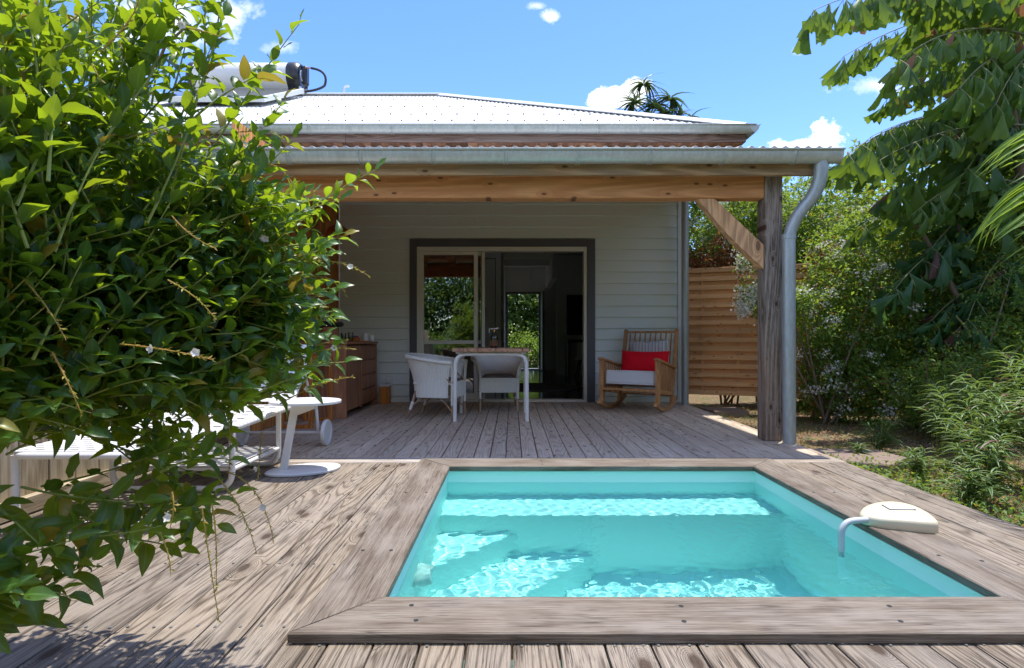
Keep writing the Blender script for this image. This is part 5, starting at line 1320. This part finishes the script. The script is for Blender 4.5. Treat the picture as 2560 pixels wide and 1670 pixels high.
# ---------------------------------------------------------------- palms
def fan_palm(base, top, fans, label):
    s = empty('fan_palm', base, label=label, cat='palm tree'); B = Vector(base)
    MB().tube([Vector((0,0,0)), Vector((.1,0,(top.z-B.z)*.5)), top-B], [.17,.14,.11], 12).build('trunk', M['bark'], s, True)
    lt_ = [leaf_tpl(5, .13, .5, .95, 0, k, .5) for k in range(3)]
    for (dx, dz, ang, rad, droop) in fans:
        c = top + Vector((dx, random.uniform(-.3,.1), dz)); f = MB().tube(bez(Vector((0,0,0))+top-B, top-B+Vector((dx*.4,0,dz*.8+.1)), c-B, 6), .02, 6).build('frond', M['palmstem'], s, True)
        n = 34; d = []; P = []
        for k in range(n):
            a = ang + (k/(n-1)-.5)*3.6; d.append((math.cos(a), random.uniform(-.25,.25), math.sin(a)-droop)); P.append(tuple(c-B))
        leaves('leaflets', lt_, P, d, [(0,-.3,1)]*n, rng.uniform(.8,1.05,n)*rad, 'palmdark', f)
top = at(1625, 300, 16)
fan_palm((top.x, 16, GZ), top, [(-.20,1.0,1.57,.62,.75),(-.52,.35,2.5,.60,.55),(.10,.30,1.4,.62,.25),(.55,.55,.6,.70,.65),(.85,.0,.1,.70,.55),(.35,.05,.9,.6,.5),(-.35,.0,2.2,.55,.4),(1.15,-.05,.0,.55,.5)], 'fan palm with drooping leaves rising behind the white roof')

wt = [wedge_tpl(s, w) for s, w in ((0,.55),(1,.42),(2,.66),(3,.5),(4,.36))]
def fish_palm():
    K = 1.55
    def at(px, py, Y): return globals()['at'](px, py, Y*K)
    base = (6.3, 6.1, GZ); B = Vector(base)
    s = empty('fishtail_palm', base, label='fishtail palm with drooping wedge leaflets arching in from the upper right', cat='palm tree')
    rr = random.Random(5)
    for (a, b_, c, r) in [(at(2600,900,3.9),at(2570,500,3.9),at(2500,100,3.7),.06),(at(2490,1010,3.8),at(2420,760,3.9),at(2290,560,3.9),.042),(at(2400,1000,4.2),at(2330,900,4.2),at(2230,720,4.2),.03),(at(2500,1000,3.7),at(2470,880,3.6),at(2390,790,3.6),.016),(at(2570,400,3.9),at(2540,250,3.8),at(2470,130,3.6),.03)]:
        MB().tube([p-B for p in bez(a, b_, c, 12)], [r*(1-.4*k/12) for k in range(13)], 10).build('trunk', M['palmstem'] if r < .022 else M['bark'], s, True)
    allP = []; items = []
    def frond(b0, m0, t0, n, pl, nl, L0, drop=.6, mat='fish', straight=0):
        path = bez(b0, m0, t0, 16); f = MB().tube([p-B for p in path], [.016*(1-.8*k/16) for k in range(17)], 7).build('frond', M['palmstem'], s, True)
        st = MB(); fid = f
        for k in range(n):
            t = .10+.90*k/(n-1); i = min(int(t*16), 15); p = path[i].lerp(path[i+1], t*16-i); T = (path[i+1]-path[i]).normalized(); sd = T.cross(Vector((0,0,1))).normalized()
            for sg in (-1, 1):
                pln = pl*(1-.55*t)*rr.uniform(.75,1.15); d = (T*rr.uniform(.3,.7)+sd*sg*rr.uniform(.5,1)+Vector((0,0,-drop*rr.uniform(.6,1.3)))).normalized()
                e_ = p + d*pln; mid = p.lerp(e_, .5)+Vector((0,0,.06*pln)); sub = bez(p, mid, e_, 5); st.tube([q-B for q in sub], .003, 4, cap=False)
                for j in range(nl):
                    u = .12+.88*j/max(1,nl-1); ii = min(int(u*5),4); q = sub[ii].lerp(sub[ii+1], u*5-ii); TT = (sub[ii+1]-sub[ii]).normalized(); s2 = TT.cross(Vector((0,-1,.3))).normalized()*(1 if j % 2 else -1)
                    dd = TT*rr.uniform(.2,.8)+s2*rr.uniform(.2,.8)+Vector((rr.uniform(-.45,.35),rr.uniform(-.4,.4),-drop*rr.uniform(.6,1.7)))
                    items.append((q-B, dd, Vector((rr.uniform(-.8,.8),-.7,rr.uniform(-.2,.9))), L0*rr.uniform(.7,1.25), fid, mat))
        tag(link('rachilla', st.mesh('rachilla', M['palmstem'], True, False), f), kind='stuff')
    frond(at(2640,40,3.7), at(2330,-110,3.4), at(2035,25,3.15), 16, 0.270, 3, 0.237, 1.0)
    frond(at(2650,120,3.7), at(2420,10,3.5), at(2250,150,3.2), 12, 0.351, 4, 0.237, .8)
    frond(at(2660,200,3.8), at(2520,60,3.7), at(2400,220,3.3), 10, 0.405, 4, 0.237, .8)
    frond(at(2660,0,3.5), at(2500,-120,3.4), at(2200,-30,3.3), 12, 0.324, 4, 0.237, .9)
    frond(at(2660,360,4.2), at(2370,200,3.9), at(2120,385,3.5), 16, 0.405, 5, 0.237, .75)
    frond(at(2660,440,4.3), at(2450,280,4.1), at(2235,470,3.7), 12, 0.459, 5, 0.247, .7)
    frond(at(2680,300,4.0), at(2540,220,3.9), at(2420,420,3.6), 10, 0.459, 5, 0.247, .7)
    frond(at(2660,520,4.3), at(2480,420,4.1), at(2330,620,3.8), 11, 0.459, 4, 0.266, .6, 'fishdark')
    frond(at(2500,640,4.2), at(2380,540,4.0), at(2240,720,3.7), 9, 0.405, 3, 0.266, .6, 'fishdark')
    frond(at(2620,640,4.0), at(2500,560,3.9), at(2420,800,3.6), 9, 0.432, 3, 0.266, .6, 'fishdark')
    frond(at(2640,820,4.2), at(2540,700,4.1), at(2470,920,3.8), 8, 0.405, 3, 0.266, .6, 'fishdark')
    frond(at(2720,60,4.2), at(2400,-40,4.0), at(2110,140,3.7), 18, .34, 4, .21, .8)
    frond(at(2720,180,4.2), at(2450,60,4.1), at(2230,235,3.8), 16, .38, 4, .21, .8)
    frond(at(2660,330,3.7), at(2420,270,3.7), at(2200,400,3.5), 15, .40, 4, .20, .7)
    frond(at(2600,480,3.8), at(2440,400,3.8), at(2300,520,3.6), 12, .42, 4, .20, .7)
    frond(at(2620,760,3.9), at(2470,640,3.9), at(2330,800,3.8), 11, .38, 4, .20, .6, 'fishdark')
    frond(at(2720,240,4.4), at(2480,130,4.3), at(2260,330,4.1), 18, .36, 4, .17, .7)
    frond(at(2720,140,4.5), at(2500,40,4.4), at(2320,230,4.2), 18, .36, 4, .17, .7)
    frond(at(2720,330,4.6), at(2440,210,4.5), at(2180,340,4.3), 20, .34, 4, .16, .7)
    frond(at(2700,0,3.7), at(2500,-100,3.7), at(2290,40,3.6), 14, .38, 4, .20, .8)
    frond(at(2660,-60,3.9), at(2500,-90,3.9), at(2330,60,3.8), 12, .40, 4, .23, .8)
    frond(at(2700,120,3.6), at(2580,60,3.6), at(2490,260,3.4), 12, .40, 4, .23, .8)
    frond(at(2700,260,3.9), at(2500,150,3.9), at(2300,300,3.8), 13, .42, 4, .23, .8)
    frond(at(2700,420,3.9), at(2560,330,3.9), at(2480,560,3.7), 12, .42, 4, .23, .7)
    frond(at(2640,560,4.1), at(2400,380,4.1), at(2160,560,3.9), 14, .40, 4, .22, .7)
    frond(at(2700,700,4.3), at(2600,600,4.2), at(2520,800,4.0), 11, .42, 4, .23, .6, 'fishdark')
    frond(at(2700,100,4.6), at(2560,-60,4.7), at(2300,100,4.5), 12, 0.540, 5, 0.266, .7)
    frond(at(2700,300,4.9), at(2560,160,4.8), at(2350,330,4.6), 12, 0.567, 5, 0.266, .7)
    Pn = np.array([tuple(i[0]) for i in items]); Dn = np.array([tuple(i[1]) for i in items]); Nn = np.array([tuple(i[2]) for i in items]); Sn = np.array([i[3] for i in items])
    W_ = Pn+np.array(base); sx = 1280+W_[:,0]*F/W_[:,1]; sy = 850-(W_[:,2]-EYE)*F/W_[:,1]; vis = (sx < 2550) & (sy > 0) & (sy < 1640)
    order = np.argsort(-(Sn/W_[:,1])); ch = []; cell = {}
    for i in order:
        if vis[i]:
            key = (int(sx[i]//30), int(sy[i]//30))
            if cell.get(key, 0) < 2: cell[key] = cell.get(key,0)+1; ch.append(i)
        if len(ch) >= 300: break
    X, Y, Z = frames(Dn, Nn); ms = {m_: [tplmesh('leaflet', t, m_, .11+.17*k) for k, t in enumerate(wt)] for m_ in ('fish','fishdark')}
    for i in ch:
        o = link('leaflet', ms[items[i][5]][i % 5], items[i][4])
        o.matrix_local = Matrix(((X[i][0],Y[i][0],Z[i][0],Pn[i][0]),(X[i][1],Y[i][1],Z[i][1],Pn[i][1]),(X[i][2],Y[i][2],Z[i][2],Pn[i][2]),(0,0,0,1))) @ Matrix.Scale(Sn[i], 4)
    mk = np.ones(len(items), bool); mk[ch] = False
    for m_ in ('fish','fishdark'):
        sel = mk & np.array([i[5] == m_ for i in items]); leaves('leaflets', wt, Pn[sel], Dn[sel], Nn[sel], Sn[sel], m_, s)
fish_palm()
# strappy bright palm frond at the right edge
def strap_palm():
    base = (2.75,2.15,GZ); s = empty('areca_palm', (3.05,2.3,GZ), label='bright lime palm with narrow pointed leaflets at the right edge above the deck', cat='palm tree'); B = Vector(s.location)
    lt_ = [leaf_tpl(6, .085, .5, .35, 0, k, .55) for k in range(3)]
    for (b0, m0, t0) in [((3.05,2.3,GZ),(2.85,2.5,1.6),at(2600,440,2.75)),((3.1,2.35,GZ),(3.0,2.6,1.9),at(2640,300,2.9)),((3.1,2.4,GZ),(3.3,2.7,1.5),(3.5,3.1,1.7))]:
        path = bez(b0, m0, t0, 16); f = MB().tube([p-B for p in path], [.012*(1-.7*k/16) for k in range(17)], 8).build('frond', M['palmstem'], s, True)
        P = []; D = []
        for k in range(26):
            t = .45+.55*k/25; i = min(int(t*16),15); p = path[i].lerp(path[i+1], t*16-i); T = (path[i+1]-path[i]).normalized(); sd = T.cross(Vector((0,1,0))).normalized()
            for sg in (-1,1): P.append(tuple(p-B)); D.append(tuple(T*.6+sd*sg*.8+Vector((random.uniform(-.1,.1),random.uniform(-.3,.3),-.35))))
        leaves('leaflets', lt_, P, D, [(0,-.5,.9)]*len(P), rng.uniform(.30,.42,len(P)), 'limeleaf', f)
strap_palm()
# palms mirrored in the door glass, standing behind the viewpoint
def feather_palm(base, h, n, ln_, label):
    s = empty('feather_palm', base, label=label, cat='palm tree'); lt_ = [leaf_tpl(3, .08, .4, .3, 0, k, .5) for k in range(3)]
    MB().tube([(0,0,0),(0,0,h)], [.09,.06], 10).build('trunk', M['bark'], s, True)
    for k in range(n):
        a = 2*math.pi*k/n+random.uniform(-.2,.2); d = Vector((math.cos(a), math.sin(a), 0)); e_ = Vector((0,0,h))+d*ln_+Vector((0,0,-.25*ln_)); path = bez((0,0,h), Vector((0,0,h+.55*ln_))+d*ln_*.5, e_, 12)
        f = MB().tube(path, .012, 5).build('frond', M['palmstem'], s, True); P = []; D = []
        for j in range(40):
            t = .12+.88*j/39; i = min(int(t*12),11); p = path[i].lerp(path[i+1], t*12-i); T = (path[i+1]-path[i]).normalized(); sd = T.cross(Vector((0,0,1))).normalized()
            for sg in (-1,1): P.append(tuple(p)); D.append(tuple(T*.6+sd*sg*.9+Vector((0,0,-.35))))
        leaves('leaflets', lt_, P, D, [(0,0,1)]*len(P), np.full(len(P), .30*ln_), 'palmgreen', f)
feather_palm((-3.4,-4.6,GZ), .7, 11, 1.5, 'low feather palm mirrored in the lower door glass')
feather_palm((-1.0,-5.3,GZ), 1.5, 12, 1.7, 'taller feather palm mirrored in the middle of the door glass')

# ---------------------------------------------------------------- narrow leaved plants beside the deck
nar = [leaf_tpl(4, .11, .4, .45, .0, k, .7) for k in range(4)]
def ruellia(X, Y, h, nst, L0, lab):
    s = empty('willow_leaved_plant', (X, Y, GZ), label=lab, cat='plant', group='narrow leaved plants along the right edge of the deck')
    st = MB(); P = []; D = []; N = []; Sc = []
    for k in range(nst):
        a = random.uniform(0,6.28); sp = random.uniform(.05,.5)*h; e_ = Vector((math.cos(a)*sp, math.sin(a)*sp, h*random.uniform(.6,1.1))); path = bez((random.uniform(-.05,.05),random.uniform(-.05,.05),0), Vector((e_.x*.3, e_.y*.3, e_.z*.7)), e_, 8); st.tube(path, [.005-.003*i/8 for i in range(9)], 5)
        m_ = 13
        for j in range(m_):
            t = .25+.75*j/(m_-1); i = min(int(t*8),7); p = path[i].lerp(path[i+1], t*8-i); T = (path[i+1]-path[i]).normalized(); ph = j*1.57+a
            for q in (0, math.pi):
                sd = Vector((math.cos(ph+q), math.sin(ph+q), 0)); P.append(tuple(p)); D.append(tuple(sd*random.uniform(.7,1)+T*random.uniform(.3,.9))); N.append((0,0,1)); Sc.append(L0*random.uniform(.6,1.15)*(1-.3*(t > .95)))
    tag(st.build('stems', M['greenstem'], s, True), kind='stuff')
    leaves('foliage', nar, P, D, N, Sc, 'ruellia', s)
    return s
NL = ['low clump right beside the deck edge level with the cream pool alarm', 'knee high clump just behind the clump level with the pool alarm', 'low clump at the deck edge a little beyond the pool alarm', 'medium clump between the deck edge clumps and the tall right hand growth',
      'tall clump cut by the right picture edge, above the alarm', 'small sprig at the deck edge nearest the large stone slab', 'waist high clump in the middle of the bed', 'tall spreading clump at the right edge, in front of the palm stems',
      'clump on the dry ground left of the tall right edge growth', 'tallest clump, farthest right behind the bed', 'farthest clump at the foot of the hedge shade', 'tiny sprig standing on the leaf litter behind the stone slab',
      'thin low plant on the leaf litter right of the stone slab', 'low clump at the lowest right corner of the planting', 'small clump behind the lowest right corner clump', 'dark clump under the fishtail palm at the back', 'tall clump leaning in under the lime palm fronds']
for (X, Y, h, n, L0) in [(2.62,2.55,.28,9,.11),(2.95,2.75,.42,12,.13),(2.58,3.05,.24,9,.10),(2.85,3.25,.38,12,.13),(3.25,3.1,.62,14,.15),(2.75,3.65,.22,7,.11),(3.15,3.65,.55,14,.15),(3.55,3.5,.85,16,.16),(3.45,4.15,.6,14,.15),(3.9,4.0,.95,16,.16),(3.75,4.7,.6,12,.15),(2.75,4.3,.16,4,.10),(3.1,4.55,.30,7,.13),(2.62,2.15,.24,8,.10),(2.9,2.3,.35,10,.12),(4.2,4.9,.8,12,.15),(3.3,2.6,.7,12,.15)]:
    ruellia(X, Y, h, n, L0, 'narrow leaved plant, ' + NL.pop(0))
# litter, grass tufts, ground cover beside the deck
n = 9000; P = np.stack([2.36+rng.random(n)**1.2*3.6, rng.uniform(1.6,8.2,n), np.full(n,GZ+.006)+rng.random(n)*.012], -1); d = unit(n); d[:,2] *= .25
leaves('fallen_leaf', small, P, d, unit(n)*.35+np.array([0,0,1]), rng.uniform(.018,.05,n), 'litter', None)
bl = [leaf_tpl(2, .06, .2, .5, 0, k, .4) for k in range(3)]
nc_ = 900; cx = np.stack([2.36+rng.random(nc_)**1.3*3.0, rng.uniform(1.8,7.9,nc_)], -1); n = nc_*16; ci = np.repeat(np.arange(nc_), 16)
P = np.stack([cx[ci,0]+rng.normal(size=n)*.03, cx[ci,1]+rng.normal(size=n)*.03, np.full(n,GZ)], -1); d = unit(n)*.6; d[:,2] = 1
leaves('grass', bl, P, d, unit(n), rng.uniform(.03,.09,n), 'grass', None)
n = 5000; P = np.stack([2.36+rng.random(n)**1.6*1.3, rng.uniform(1.5,4.2,n), GZ+.01+rng.random(n)*.10], -1); leaves('undergrowth', small, P, unit(n)+np.array([0,0,.4]), unit(n)*.6+np.array([0,0,1]), rng.uniform(.02,.045,n), 'shrub', None)
